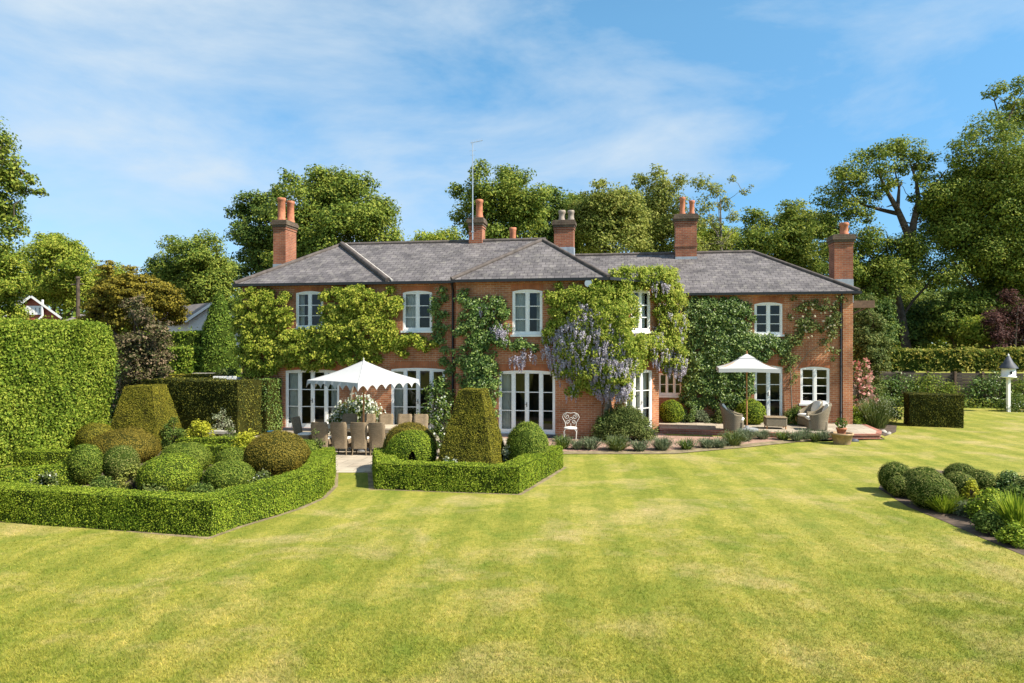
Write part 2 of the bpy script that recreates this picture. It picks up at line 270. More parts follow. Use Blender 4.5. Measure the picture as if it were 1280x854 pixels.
# ------------------------------------------------------------------ mesh builder
class MB:
    def __init__(self): self.v = []; self.f = []; self.m = []; self.sm = []; self.Q = []
    def poly(self, pts, mat=0, smooth=False):
        k = len(self.v); self.v += [tuple(p) for p in pts]; self.f.append(list(range(k, k+len(pts)))); self.m.append(mat); self.sm.append(smooth)
    def grid(self, rows, mat=0, smooth=True, close=False):
        """rows: list of equal-length point rings -> shared vertices"""
        k = len(self.v); n = len(rows[0])
        for r in rows: self.v += [tuple(p) for p in r]
        for i in range(len(rows)-1):
            for j in range(n if close else n-1):
                j2 = (j+1) % n
                self.f.append([k+i*n+j, k+i*n+j2, k+(i+1)*n+j2, k+(i+1)*n+j]); self.m.append(mat); self.sm.append(smooth)
    def box(self, c, ax, ay, az, mat=0):
        """centre and three half-axis vectors"""
        c, ax, ay, az = Vector(c), Vector(ax), Vector(ay), Vector(az)
        P = [c+sx*ax+sy*ay+sz*az for sx in (-1, 1) for sy in (-1, 1) for sz in (-1, 1)]
        fs = [(0,1,3,2),(4,6,7,5),(0,4,5,1),(2,3,7,6),(0,2,6,4),(1,5,7,3)]
        if ax.cross(ay).dot(az) < 0: fs = [f[::-1] for f in fs]
        for f in fs: self.poly([P[i] for i in f], mat)
    def tube(self, pts, rad, n=8, mat=0, cap=True, smooth=True):
        pts = [Vector(p) for p in pts]; rows = []
        if not hasattr(rad, '__len__'): rad = [rad]*len(pts)
        a = None
        for i, p in enumerate(pts):
            d = (pts[min(i+1, len(pts)-1)]-pts[max(i-1, 0)])
            d = d.normalized() if d.length > 1e-9 else Vector((0, 0, 1))
            if a is None: a = d.orthogonal().normalized()
            else:
                a = a-d*a.dot(d); a = a.normalized() if a.length > 1e-6 else d.orthogonal().normalized()
            b = d.cross(a)
            rows.append([p+(a*math.cos(2*math.pi*j/n)+b*math.sin(2*math.pi*j/n))*rad[i] for j in range(n)])
        self.grid(rows, mat, smooth, True)
        if cap: self.poly(rows[0][::-1], mat); self.poly(rows[-1], mat)
    def lathe(self, c, prof, n=20, mat=0, sq=1.0):
        c = Vector(c)
        rows = [[c+Vector((r*math.cos(2*math.pi*j/n), r*sq*math.sin(2*math.pi*j/n), z)) for j in range(n)] for r, z in prof]
        self.grid(rows, mat, True, True); self.poly(rows[0][::-1], mat); self.poly(rows[-1], mat)
    def quads(self, V4, mat=0, rnd=None):
        """V4: (N,4,3) loose leaf quads"""
        if len(V4): self.Q.append((np.asarray(V4, np.float32), mat, rng.random(len(V4)) if rnd is None else rnd))
    def build(self, name, mats, parent=None, origin=None):
        o0 = np.array(origin if origin is not None else (parent.location if parent else (0, 0, 0)), float)
        if parent is not None and parent.get('_o') is not None: o0 = np.array(parent['_o'])
        nv = len(self.v); nq = sum(len(q[0]) for q in self.Q)
        co = np.zeros((nv+4*nq, 3)); 
        if nv: co[:nv] = np.array(self.v)
        k = nv
        for q, _, _ in self.Q: co[k:k+4*len(q)] = q.reshape(-1, 3); k += 4*len(q)
        tot = np.array([len(f) for f in self.f]+[4]*nq, np.int32)
        loops = np.concatenate([np.array([i for f in self.f for i in f], np.int32), np.arange(nv, nv+4*nq, dtype=np.int32)])
        start = np.concatenate([[0], np.cumsum(tot)[:-1]]).astype(np.int32) if len(tot) else np.zeros(0, np.int32)
        me = bpy.data.meshes.new(name)
        me.vertices.add(len(co)); me.vertices.foreach_set('co', (co-o0).astype(np.float32).ravel())
        me.loops.add(len(loops)); me.loops.foreach_set('vertex_index', loops)
        me.polygons.add(len(tot)); me.polygons.foreach_set('loop_start', start); me.polygons.foreach_set('loop_total', tot)
        mi = np.concatenate([np.array(self.m, np.int32)]+[np.full(len(q[0]), q[1], np.int32) for q in self.Q])
        sm = np.concatenate([np.array(self.sm, bool), np.zeros(nq, bool)])
        me.polygons.foreach_set('material_index', mi.astype(np.int32)); me.polygons.foreach_set('use_smooth', sm)
        me.update(calc_edges=True)
        rd = np.concatenate([rng.random(len(self.f))]+[q[2] for q in self.Q]).astype(np.float32)
        at = me.attributes.new('rnd', 'FLOAT', 'FACE'); at.data.foreach_set('value', rd)
        if len(self.f):                                              # metric uv on the solid faces
            uv = me.uv_layers.new(name='UVMap'); U = np.zeros((len(loops), 2), np.float32); k = 0
            for f in self.f:
                P = co[f]; n = np.zeros(3)
                for i in range(len(P)): n += np.cross(P[i]-P[0], P[(i+1) % len(P)]-P[0])
                l = np.linalg.norm(n); n = n/l if l > 1e-12 else np.array([0, 0, 1.0])
                t = np.cross([0, 0, 1.0], n); lt = np.linalg.norm(t)
                t = t/lt if lt > 0.02 else np.array([UDIR[0], UDIR[1], 0.0]); b = np.cross(n, t)
                U[k:k+len(f), 0] = P@t; U[k:k+len(f), 1] = P@b; k += len(f)
            uv.data.foreach_set('uv', U.ravel())
        for m in (mats if isinstance(mats, (list, tuple)) else [mats]): me.materials.append(MATS[m])
        o = bpy.data.objects.new(name, me); COL.objects.link(o)
        if parent is not None: o.parent = parent; o.location = (0, 0, 0)
        else: o.location = tuple(o0)
        return o
def tag(o, label=None, cat=None, group=None, kind=None):
    if label: o['label'] = label
    if cat: o['category'] = cat
    if group: o['group'] = group
    if kind: o['kind'] = kind
    return o
def thing(name, label, cat, loc, group=None):
    o = bpy.data.objects.new(name, None); COL.objects.link(o); o.location = tuple(loc); o.empty_display_size = 0.2
    return tag(o, label, cat, group)
def dup(root, loc, rotz, label, group=None):
    r = root.copy(); COL.objects.link(r); r.location = loc; r.rotation_euler = (0, 0, rotz); r['label'] = label
    if group: r['group'] = group
    for ch in list(root.children):
        c = ch.copy(); COL.objects.link(c); c.parent = r
        for g in list(ch.children): d = g.copy(); COL.objects.link(d); d.parent = c
    return r
TH = R(9.6)
UDIR = (math.cos(TH), -math.sin(TH)); U3 = Vector((UDIR[0], UDIR[1], 0)); V3 = Vector((math.sin(TH), math.cos(TH), 0)); Z3 = Vector((0, 0, 1))

# ------------------------------------------------------------------ leaves
def unit(a): return a/np.maximum(np.linalg.norm(a, axis=1, keepdims=True), 1e-9)
def leafq(C, N, S, asp=0.6, nj=0.6, T=None):
    """diamond leaves, slightly folded, at centres C with rough normals N and lengths S"""
    n = len(C); N = unit(N+rng.normal(0, nj, (n, 3)))
    if T is None: T = rng.normal(0, 1, (n, 3))
    T = unit(T-N*np.sum(T*N, 1, keepdims=True)); B = np.cross(N, T); S = np.asarray(S)[:, None]
    return np.stack([C-T*S*.5, C+B*S*asp*.5+N*S*.08, C+T*S*.5, C-B*S*asp*.5+N*S*.08], 1)
VN = rng.uniform(-1, 1, (32, 32, 32))
def vnoise(P):
    """smooth random field, -1..1"""
    i = np.floor(P).astype(int); f = P-i; f = f*f*(3-2*f); o = 0
    for a in (0, 1):
        for b in (0, 1):
            for c in (0, 1):
                w = (f[:, 0] if a else 1-f[:, 0])*(f[:, 1] if b else 1-f[:, 1])*(f[:, 2] if c else 1-f[:, 2])
                o = o+w*VN[(i[:, 0]+a) % 32, (i[:, 1]+b) % 32, (i[:, 2]+c) % 32]
    return o
def scatter(mb, f0, f1, dens, size, mat, off=(-0.01, 0.03), nj=0.34, asp=0.6):
    """cover the solid faces f0..f1 of mb with leaves"""
    A, Bv, Cv = [], [], []
    for f in mb.f[f0:f1]:
        P = [mb.v[i] for i in f]
        for i in range(1, len(P)-1): A.append(P[0]); Bv.append(P[i]); Cv.append(P[i+1])
    A, Bv, Cv = map(np.array, (A, Bv, Cv)); cr_ = np.cross(Bv-A, Cv-A); ar = np.linalg.norm(cr_, axis=1)/2
    n = int(dens*ar.sum()); t = rng.choice(len(ar), n, p=ar/ar.sum())
    u = rng.random((n, 1)); v = rng.random((n, 1)); w = u+v > 1; u = np.where(w, 1-u, u); v = np.where(w, 1-v, v)
    P = A[t]+u*(Bv[t]-A[t])+v*(Cv[t]-A[t]); Nn = unit(cr_[t])
    nz = vnoise(P/(size*4.2))*.9+vnoise(P/(size*13)+7.3)*.55
    keep = rng.random(n) < np.clip(.92+.35*nz, .45, 1); P, Nn, nz = P[keep], Nn[keep], nz[keep]; n = len(P)
    P = P+Nn*(rng.uniform(off[0], off[1], (n, 1))+size*.55*nz[:, None]+size*1.6*(rng.random((n, 1)) > .985))
    mb.quads(leafq(P, Nn, size*rng.uniform(.6, 1.3, n), asp, nj), mat)
PH = rng.uniform(0, 6.28, (3, 3, 3))
def lump(p, amp, fr=2.2):
    p = np.asarray(p); o = np.zeros(3)
    for k in range(3):
        for j in range(3):
            q = (fr*(1+0.8*j))*p
            o[k] += math.sin(q[0]+PH[k, j, 0]+1.7*q[1]*(j == 1))*math.sin(q[1]+PH[k, j, 1])*math.cos(q[2]+PH[k, j, 2])/(1+j)
    return p+amp*o
def face_grid(mb, p00, p10, p11, p01, cell, amp, mat=0, fr=2.2):
    p00, p10, p11, p01 = [np.array(p, float) for p in (p00, p10, p11, p01)]
    nu = max(1, int(round(np.linalg.norm(p10-p00)/cell))); nv_ = max(1, int(round(np.linalg.norm(p01-p00)/cell)))
    rows = []
    for j in range(nv_+1):
        b = j/nv_; rows.append([lump((1-b)*((1-a)*p00+a*p10)+b*((1-a)*p01+a*p11), amp, fr) for a in [i/nu for i in range(nu+1)]])
    mb.grid(rows, mat, True)
def hedge_path(mb, pts, w, h, cell=0.22, amp=0.02, z0=0.0, taper=0.0, fr=2.2, hs=None):
    """clipped hedge of width w along a centre line (list of xy)"""
    P = [np.array((p[0], p[1]), float) for p in pts]; n = len(P); L, Rr = [], []
    for i in range(n):
        d0 = P[i]-P[i-1] if i else P[1]-P[0]; d1 = P[i+1]-P[i] if i < n-1 else P[-1]-P[-2]
        d0 = d0/np.linalg.norm(d0); d1 = d1/np.linalg.norm(d1); d = d0+d1; d /= np.linalg.norm(d)
        nn = np.array((-d[1], d[0])); k = 1/max(0.4, nn.dot((-d0[1], d0[0])))
        L.append(P[i]+nn*w/2*k); Rr.append(P[i]-nn*w/2*k)
    H = hs or [h]*n
    def p3(q, c, z): r = q if z == z0 else c+(q-c)*(1-taper); return (r[0], r[1], z)
    for i in range(n-1):
        j = i+1
        face_grid(mb, p3(Rr[i], P[i], z0), p3(Rr[j], P[j], z0), p3(Rr[j], P[j], H[j]), p3(Rr[i], P[i], H[i]), cell, amp, fr=fr)
        face_grid(mb, p3(L[j], P[j], z0), p3(L[i], P[i], z0), p3(L[i], P[i], H[i]), p3(L[j], P[j], H[j]), cell, amp, fr=fr)
        face_grid(mb, p3(Rr[i], P[i], H[i]), p3(Rr[j], P[j], H[j]), p3(L[j], P[j], H[j]), p3(L[i], P[i], H[i]), cell, amp, fr=fr)
    face_grid(mb, p3(L[0], P[0], z0), p3(Rr[0], P[0], z0), p3(Rr[0], P[0], H[0]), p3(L[0], P[0], H[0]), cell, amp, fr=fr)
    face_grid(mb, p3(Rr[-1], P[-1], z0), p3(L[-1], P[-1], z0), p3(L[-1], P[-1], H[-1]), p3(Rr[-1], P[-1], H[-1]), cell, amp, fr=fr)
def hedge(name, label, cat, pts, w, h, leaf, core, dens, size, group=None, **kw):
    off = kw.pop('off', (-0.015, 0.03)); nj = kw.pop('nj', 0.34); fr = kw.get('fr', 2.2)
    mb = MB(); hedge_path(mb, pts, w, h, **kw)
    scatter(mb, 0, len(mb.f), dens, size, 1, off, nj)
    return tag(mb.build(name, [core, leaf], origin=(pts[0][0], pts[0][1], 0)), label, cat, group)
def offset_line(pts, d):
    """shift a polyline sideways (left positive)"""
    P = [np.array(p[:2], float) for p in pts]; o = []; n = len(P)
    for i in range(n):
        d0 = P[i]-P[i-1] if i else P[1]-P[0]; d1 = P[i+1]-P[i] if i < n-1 else P[-1]-P[-2]
        d0 = d0/np.linalg.norm(d0); d1 = d1/np.linalg.norm(d1); t = d0+d1; t /= np.linalg.norm(t); nn = np.array((-t[1], t[0]))
        o.append(P[i]+nn*d/max(0.4, nn.dot((-d0[1], d0[0]))))
    return o
def dome_mesh(mb, c, rx, ry, zc, rz, amp=0.02, n=28, mat=0, zmin=0.0, fr=3.5):
    rows = []; th0 = math.acos(max(-1, min(1, (zmin-zc)/rz))) if zc-rz < zmin else math.pi*0.98
    for i in range(15):
        th = 0.02+(th0-0.02)*i/14; rr = math.sin(th)
        rows.append([lump((c[0]+rx*rr*math.cos(2*math.pi*j/n), c[1]+ry*rr*math.sin(2*math.pi*j/n), zc+rz*math.cos(th)), amp, fr) for j in range(n)])
    mb.grid(rows[::-1], mat, True, True)
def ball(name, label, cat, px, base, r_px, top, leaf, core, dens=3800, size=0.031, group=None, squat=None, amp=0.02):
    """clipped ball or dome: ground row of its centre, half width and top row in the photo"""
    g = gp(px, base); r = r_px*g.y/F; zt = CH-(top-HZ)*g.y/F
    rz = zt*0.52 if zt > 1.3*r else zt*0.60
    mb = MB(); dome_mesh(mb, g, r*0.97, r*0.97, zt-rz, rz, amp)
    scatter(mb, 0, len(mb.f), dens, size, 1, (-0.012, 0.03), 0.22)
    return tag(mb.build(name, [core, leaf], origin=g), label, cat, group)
def bush(name, label, cat, c, rx, ry, h, leaf, dens=1500, size=0.05, group=None, z0=0.0, flower=None, fl_n=0, fl_s=0.06, nclump=40, stem='bark', droop=False, core=0.0):
    """loose shrub: stems and clumps of leaves; optional flowers as a part"""
    c = Vector((c[0], c[1], z0)); t = thing(name, label, cat, c, group)
    st = MB(); lf = MB(); fl = MB()
    for k in range(nclump):
        a = rng.uniform(0, 6.28); q = math.sqrt(rng.random()); zz = rng.uniform(0.12, 1.0)
        rr = q*(1-0.55*max(0, zz-0.45)/0.55)
        p = np.array((c.x+rx*rr*math.cos(a), c.y+ry*rr*math.sin(a), z0+h*zz*(1-0.25*q*q)))
        if k % 2 == 0: st.tube([c+Vector((rng.normal(0, .04), rng.normal(0, .04), 0)), (Vector(p)+c)*.5+Vector((0, 0, h*.1)), Vector(p)], [0.014, 0.01, 0.005], 5)
        cr_ = 0.32*min(max(rx, ry), h)+.02; n = max(8, int(dens/1500*min(420, 16*cr_*cr_/(size*size))))
        D = rng.normal(0, 1, (n, 3)); D = unit(D)*rng.random((n, 1))**.4*cr_
        P = p+D*np.array((1, 1, .8)); P[:, 2] = np.maximum(P[:, 2], z0+0.02)
        lf.quads(leafq(P, unit(D)*.7+np.array((0, 0, .6)), size*rng.uniform(.6, 1.3, n), .55, .5))
        if flower:
            m = int(fl_n/nclump)+1; D = unit(rng.normal(0, 1, (m, 3))+np.array((0.3, -0.5, 0.5)))*cr_*1.05
            fl.quads(leafq(p+D, D, fl_s*rng.uniform(.7, 1.3, m), .9, .3))
    st.build('stems', stem, t); lf.build('foliage', leaf, t)
    if flower: fl.build('flowers', flower, t)
    return t
def tuft(name, label, cat, c, r, h, leaf, n=420, wd=0.012, group=None, z0=0.0, tip=None, spread=0.9):
    """a tuft of upright narrow leaves"""
    c = np.array((c[0], c[1], z0)); a = rng.uniform(0, 6.28, n); q = np.sqrt(rng.random(n))*r*0.45
    b = np.stack([c[0]+q*np.cos(a), c[1]+q*np.sin(a), np.full(n, z0)], 1)
    fq = rng.random(n)**.75; out = (.1+spread*fq)*r; ln = h*rng.uniform(.7, 1.05, n)*np.sqrt(1-.80*fq*fq)
    top = b+np.stack([out*np.cos(a), out*np.sin(a), ln], 1); mid = b*.45+top*.55; mid[:, 2] += 0.12*ln
    w = np.stack([-np.sin(a), np.cos(a), np.zeros(n)], 1)*wd
    mb = MB(); mb.quads(np.stack([b-w*.5, b+w*.5, mid+w*.6, mid-w*.6], 1)); mb.quads(np.stack([mid-w*.6, mid+w*.6, top+w*.1, top-w*.1], 1))
    if tip:
        m = int(n*.5); mb.quads(leafq(top[:m]-np.array((0, 0, .01)), np.tile((0, -1., .3), (m, 1)), np.full(m, .055), .35, .6, np.tile((0, 0, 1.), (m, 1))), 1)
    return tag(mb.build(name, [leaf]+([tip] if tip else []), origin=c), label, cat, group)

# ------------------------------------------------------------------ trees
def tree(name, label, cat, base, masses, leaf, trunk_r=0.28, bark='bark', limbs=(), size=0.24, dens=1.0, group=None, depth=1.0, clumps=24, fork=0.45, tf=0.92, bare=0, lean=0.0, flat=0.75):
    """trunk with limbs to each foliage mass; a mass is (px, py, radius in px) at the tree's own distance"""
    size *= .82; Y = base[1]; g = Vector((base[0], Y, 0)); t = thing(name, label, cat, g, group)
    ms = []
    for k, (px, py, rp) in enumerate(masses):
        r = rp*1.12*Y/F; p = dp(px, py, Y); dy = rng.uniform(-1, 1)*depth*max(0.6, r)*1.1
        ms.append((Vector((p.x*(1+dy/Y), Y+dy, CH+(p.z-CH)*(1+dy/Y))), r))
    tw = MB(); cw = MB()
    ztop = max(m[0].z for m in ms); cx = sum(m[0].x for m in ms)/len(ms)
    H = ztop*tf; pts, rads = [], []
    for i in range(9):
        f = i/8; pts.append(Vector((g.x+(cx-g.x)*f**1.6+0.25*math.sin(3.1*f+g.x)*f, g.y+0.2*math.sin(2.3*f+g.y)*f, H*f))); rads.append(trunk_r*(1-0.86*f)*(1.35 if i == 0 else 1))
    tw.tube(pts, rads, 9)
    ms.sort(key=lambda m: (m[0]-pts[4]).length); done = []
    for c, r in ms:
        z0 = max(H*0.16, min(H*0.9, c.z*fork+0.3*rng.normal())); f = z0/H; i = min(7, int(f*8)); q = f*8-i
        s = pts[i]*(1-q)+pts[i+1]*q; r0 = max(0.025, (rads[i]*(1-q)+rads[i+1]*q)*0.42)
        near = min(done, key=lambda d: (d[0]-c).length) if done else None
        if near and (near[0]-c).length < .8*(s-c).length and near[0].z < c.z+.3*r: s = near[0]; r0 = max(.025, near[1]*.62)
        Ln = (c-s).length; path_ = [s]
        for e in (.25, .5, .75): path_.append(s.lerp(c, e)+Vector((rng.normal(0, .04), rng.normal(0, .04), .10*math.sin(math.pi*e)+rng.normal(0, .03)))*Ln)
        tw.tube(path_+[c], [r0, r0*.85, r0*.7, r0*.58, r0*.42], 6); done.append((c, r0*.6))
        nc = max(5, int(clumps*rng.uniform(.8, 1.2)))
        for k in range(nc):
            d = rng.normal(0, 1, 3); d /= np.linalg.norm(d); d[2] = d[2]*.85+.1
            q = r*rng.uniform(.45, 1.02); p = np.array(c)+d*q
            if k % 2 == 0: tw.tube([c-Vector((0, 0, .15*r)), Vector(np.array(c)+d*q*.5+np.array((0, 0, .06*r))), Vector(p)], [r0*.3, r0*.2, 0.012], 4, cap=False)
            cr_ = r*rng.uniform(.30, .58); n = int(dens*9.5*cr_*cr_/(size*size))
            D = unit(rng.normal(0, 1, (n, 3)))*(rng.random((n, 1))**.45)
            P = p+D*cr_*np.array((1.15, 1.15, flat)); nr = unit(D*.8+d*.5+np.array((0, 0, .55)))
            cw.quads(leafq(P, nr, size*rng.uniform(.55, 1.3, n), .62, .45))
    for k in range(bare):
        p = pts[5]+Vector((0, 0, rng.uniform(-1, 2))); e = p+Vector((rng.normal(0, 1.6), rng.normal(0, 1.0), rng.uniform(1.5, 4.2))); tw.tube([p, p*.5+e*.5+Vector((0, 0, .3)), e], [.05, .03, .008], 5)
    for lp, lr in limbs:
        P_ = [dp(x, y, Y+.6*math.sin(i*1.3+x)) for i, (x, y) in enumerate(lp)]
        tw.tube(P_, [lr*(1-.8*i/(len(P_)-1)) for i in range(len(P_))], 7)
        for i in range(1, len(P_)):
            for k in range(3):
                e = P_[i]+Vector((rng.normal(0, .5), rng.normal(0, .5), rng.uniform(.0, .5))); tw.tube([P_[i], P_[i].lerp(e, .5)+Vector((0, 0, .2)), e], [lr*.25, lr*.15, .01], 5)
    tw.build('trunk', bark, t); cw.build('crown', leaf, t)
    return t
def fill(px0, px1, top, bot, r, n, seed, shape='round'):
    """foliage masses spread through a crown outline given in the photo"""
    q = np.random.default_rng(seed); out = []; cx = (px0+px1)/2; w = (px1-px0)/2; h = bot-top
    while len(out) < n:
        a = q.uniform(-1, 1); f = q.uniform(0, 1)
        if shape == 'round': lim = math.sqrt(max(0, 1-(2*f-1)**2)) if f < .5 else math.sqrt(max(0, 1-(0.9*(2*f-1))**2))
        elif shape == 'cone': lim = 0.15+0.85*f
        else: lim = 1.0
        if abs(a) > lim: continue
        rr = r*q.uniform(.75, 1.2)
        x = cx+a*max(1, w-rr*0.75); y = top+rr*.85+f*max(1, h-1.6*rr)
        if any((x-o[0])**2+(y-o[1])**2 < (0.62*r)**2 for o in out) and q.random() < .85: continue
        out.append((x, y, rr))
    return out

# ------------------------------------------------------------------ the setting: ground
mb = MB(); mb.poly([(-700, -40, 0), (700, -40, 0), (700, 1200, 0), (-700, 1200, 0)])
tag(mb.build('lawn', 'lawn_grass'), kind='structure')
def sheet(name, pts, mat, z, kind='structure'):
    mb = MB(); mb.poly([(p[0], p[1], z) for p in pts]); return tag(mb.build(name, mat, origin=(pts[0][0], pts[0][1], z)), kind=kind)

# ------------------------------------------------------------------ the house
O2 = np.array((3.12, 23.8))
class Plane:
    """a vertical wall plane: origin, direction along the wall; outward is to the right of the direction"""
    def __init__(s, o, d): s.o = np.array(o, float); s.d = np.array(d, float); s.n = np.array((s.d[1], -s.d[0]))
    def pt(s, a, z, off=0.0): p = s.o+s.d*a+s.n*off; return Vector((p[0], p[1], z))
    def pick(s, px, py, off=0.0):
        o = s.o+s.n*off; k = (px-640)/F; a = (k*o[1]-o[0])/(s.d[0]-k*s.d[1]); Y = o[1]+a*s.d[1]
        return a, CH-(py-HZ)*Y/F
u2 = np.array(UDIR); v2 = np.array((V3.x, V3.y))
def hp(s, w, z): p = O2+u2*s+v2*w; return Vector((p[0], p[1], z))
WL, WR, CC = 0.35, 4.55, 2.05
P_WING = Plane(O2, u2); P_LEFT = Plane(O2+v2*WL, u2); P_CH = Plane(O2, (u2+v2)/math.sqrt(2)); P_RIGHT = Plane(O2+v2*WR, u2)
sWL = P_WING.pick(570, 450)[0]; sL = P_LEFT.pick(303, 450)[0]; sR = P_RIGHT.pick(1065, 450)[0]
CHL = CC*math.sqrt(2)
ZE, ZER = 5.62, 5.36                                              # eaves
house = thing('brick_house', 'long two storey red brick country house with grey slate hipped roofs and white windows', 'house', hp(-3, 0, 0))

def box_pl(mb, P, a0, a1, z0, z1, o0, o1, mat=0):
    c = P.pt((a0+a1)/2, (z0+z1)/2, (o0+o1)/2)
    mb.box(c, Vector((P.d[0], P.d[1], 0))*(a1-a0)/2, Vector((P.n[0], P.n[1], 0))*(o1-o0)/2, Z3*(z1-z0)/2, mat)
def arc(a0, a1, z1, rise, n=8):
    """points of a segmental arch whose crown is z1"""
    return [(a0+(a1-a0)*i/n, z1-rise*(2*i/n-1)**2) for i in range(n+1)]
def wall(mb, P, a0, a1, z0, z1, holes, rev=0.11, bmat=0):
    """wall face with arched openings cut out; holes: (a0, a1, z0, z1, rise)"""
    xs = sorted({a0, a1, *[h[0] for h in holes], *[h[1] for h in holes]}); zs = sorted({z0, z1, *[h[2] for h in holes], *[h[3] for h in holes]})
    for i in range(len(xs)-1):
        for j in range(len(zs)-1):
            cx, cz = (xs[i]+xs[i+1])/2, (zs[j]+zs[j+1])/2
            if any(h[0] < cx < h[1] and h[2] < cz < h[3] for h in holes): continue
            mb.poly([P.pt(xs[i], zs[j]), P.pt(xs[i+1], zs[j]), P.pt(xs[i+1], zs[j+1]), P.pt(xs[i], zs[j+1])], bmat)
    for h in holes:
        A = arc(h[0], h[1], h[3], h[4])
        for i in range(len(A)-1):
            (x0, y0), (x1, y1) = A[i], A[i+1]
            q = [P.pt(x0, y0), P.pt(x1, y1)]
            if h[3]-y1 > 1e-5: q.append(P.pt(x1, h[3]))
            if h[3]-y0 > 1e-5: q.append(P.pt(x0, h[3]))
            if len(q) > 2: mb.poly(q, bmat)
            mb.poly([P.pt(x1, y1), P.pt(x0, y0), P.pt(x0, y0, -rev), P.pt(x1, y1, -rev)], bmat)
        zsp = h[3]-h[4]
        mb.poly([P.pt(h[0], h[2]), P.pt(h[0], zsp), P.pt(h[0], zsp, -rev), P.pt(h[0], h[2], -rev)], bmat)
        mb.poly([P.pt(h[1], zsp), P.pt(h[1], h[2]), P.pt(h[1], h[2], -rev), P.pt(h[1], zsp, -rev)], bmat)
        mb.poly([P.pt(h[1], h[2]), P.pt(h[0], h[2]), P.pt(h[0], h[2], -rev), P.pt(h[1], h[2], -rev)], bmat)
def px_hole(P, x0, y0, x1, y1, rise):
    a0, zt = P.pick(x0, y0); a1, zt2 = P.pick(x1, y0); _, zb = P.pick((x0+x1)/2, y1); _, zt = P.pick((x0+x1)/2, y0)
    return [a0, a1, zb, zt, rise]
def opening(P, h, cols, rows, door=False, curtain='', lintel=True, handle=True, fr=0.065, ml=0.085):
    """white window or french door in opening h; cols: fractions of the mullions, rows: panes above each other"""
    a0, a1, z0, z1, rise = h; D = -0.055
    f = MB()
    zb = z0+(0.0 if door else 0.05)
    A = arc(a0, a1, z1, rise); w = fr
    def Z(a): return z1-rise*(2*(a-a0)/(a1-a0)-1)**2
    for i in range(len(A)-1):                                          # arched head of the frame
        (x0, y0), (x1, y1) = A[i], A[i+1]; q = [(x0, y0-w), (x1, y1-w), (x1, y1), (x0, y0)]
        f.poly([P.pt(x, y, D+.045) for x, y in q]); f.poly([P.pt(x0, y0-w, D-.05), P.pt(x1, y1-w, D-.05), P.pt(x1, y1-w, D+.045), P.pt(x0, y0-w, D+.045)])
    box_pl(f, P, a0, a0+w, zb, Z(a0+w)-w*.3, D-.05, D+.042); box_pl(f, P, a1-w, a1, zb, Z(a1-w)-w*.3, D-.05, D+.042)
    box_pl(f, P, a0+w+.002, a1-w-.002, zb, zb+(0.16 if door else 0.075), D-.045, D+.036)
    edges = [a0+w]; 
    for c in cols:
        m = a0+c*(a1-a0); box_pl(f, P, m-ml/2, m+ml/2, zb+.002, Z(m)-w+.01, D-.047, D+.038); edges += [m-ml/2, m+ml/2]
    edges.append(a1-w)
    zt = z1-rise-w
    for i in range(0, len(edges), 2):
        l, r = edges[i]-.002, edges[i+1]+.002; s = 0.035                # sash stiles and glazing bars of each light
        box_pl(f, P, l, l+s, zb+.05, Z(l)-w-.002, D-.03, D+.02); box_pl(f, P, r-s, r, zb+.05, Z(r)-w-.002, D-.03, D+.02)
        b0 = zb+(0.16 if door else 0.075)
        box_pl(f, P, l+s, r-s, Z((l+r)/2)-w-.045, Z((l+r)/2)-w+.01, D-.03, D+.017)
        for k in range(1, rows):
            zz = b0+(zt-b0)*k/rows; box_pl(f, P, l+s, r-s, zz-.014, zz+.014, D-.025, D+.012)
        if not door: box_pl(f, P, l+s, r-s, b0-.002, b0+.035, D-.03, D+.018)
    fo = f.build('french_door' if door else 'window', 'white_paint', house)
    g = MB()
    for i in range(0, len(edges), 2):
        l, r = edges[i]+.02, edges[i+1]-.02
        g.poly([P.pt(l, zb+.06, D-.012), P.pt(r, zb+.06, D-.012), P.pt(r, min(Z(l), Z(r))-w-.02, D-.012), P.pt(l, min(Z(l), Z(r))-w-.02, D-.012)])
    g.build('pane', 'glass', house).parent = fo
    if door:
        s = MB(); box_pl(s, P, a0-.05, a1+.05, z0-.10, z0-.003, -.12, .12); s.build('threshold', 'dark_slate', house).parent = fo
    else:
        s = MB(); box_pl(s, P, a0-.06, a1+.06, z0-.03, z0+.047, -.09, .075); s.build('sill', 'white_paint', house).parent = fo
    if door and handle:
        hd = MB(); m = a0+cols[len(cols)//2]*(a1-a0) if cols else a1-.1
        box_pl(hd, P, m-.012, m+.012, z0+.95, z0+1.12, D+.04, D+.05); hd.tube([P.pt(m, z0+1.05, D+.045), P.pt(m, z0+1.05, D+.09), P.pt(m-.1, z0+1.05, D+.09)], .009, 6)
        hd.build('handle', 'black_metal', house).parent = fo
    for side in curtain:                                               # pleated curtains just inside the glass
        if side == 'l': c0, c1 = a0+.05, a0+.05+(a1-a0)*.17
        elif side == 'r': c0, c1 = a1-.05-(a1-a0)*.17, a1-.05
        elif side == 'L': c0, c1 = a0+.05, a0+.05+(a1-a0)*.38
        else: c0, c1 = a1-.05-(a1-a0)*.40, a1-.05
        cu = MB(); n = 26
        top = [P.pt(c0+(c1-c0)*i/n, z1-rise-.05, -.24+.025*math.sin(i*1.7)) for i in range(n+1)]; bot = [P.pt(c0+(c1-c0)*i/n, z0+.08, -.24+.035*math.sin(i*1.7+.3)) for i in range(n+1)]
        cu.grid([bot, top]); cu.build('curtain', 'curtain', house).parent = fo
    for ch in fo.children: ch.location = (0, 0, 0)
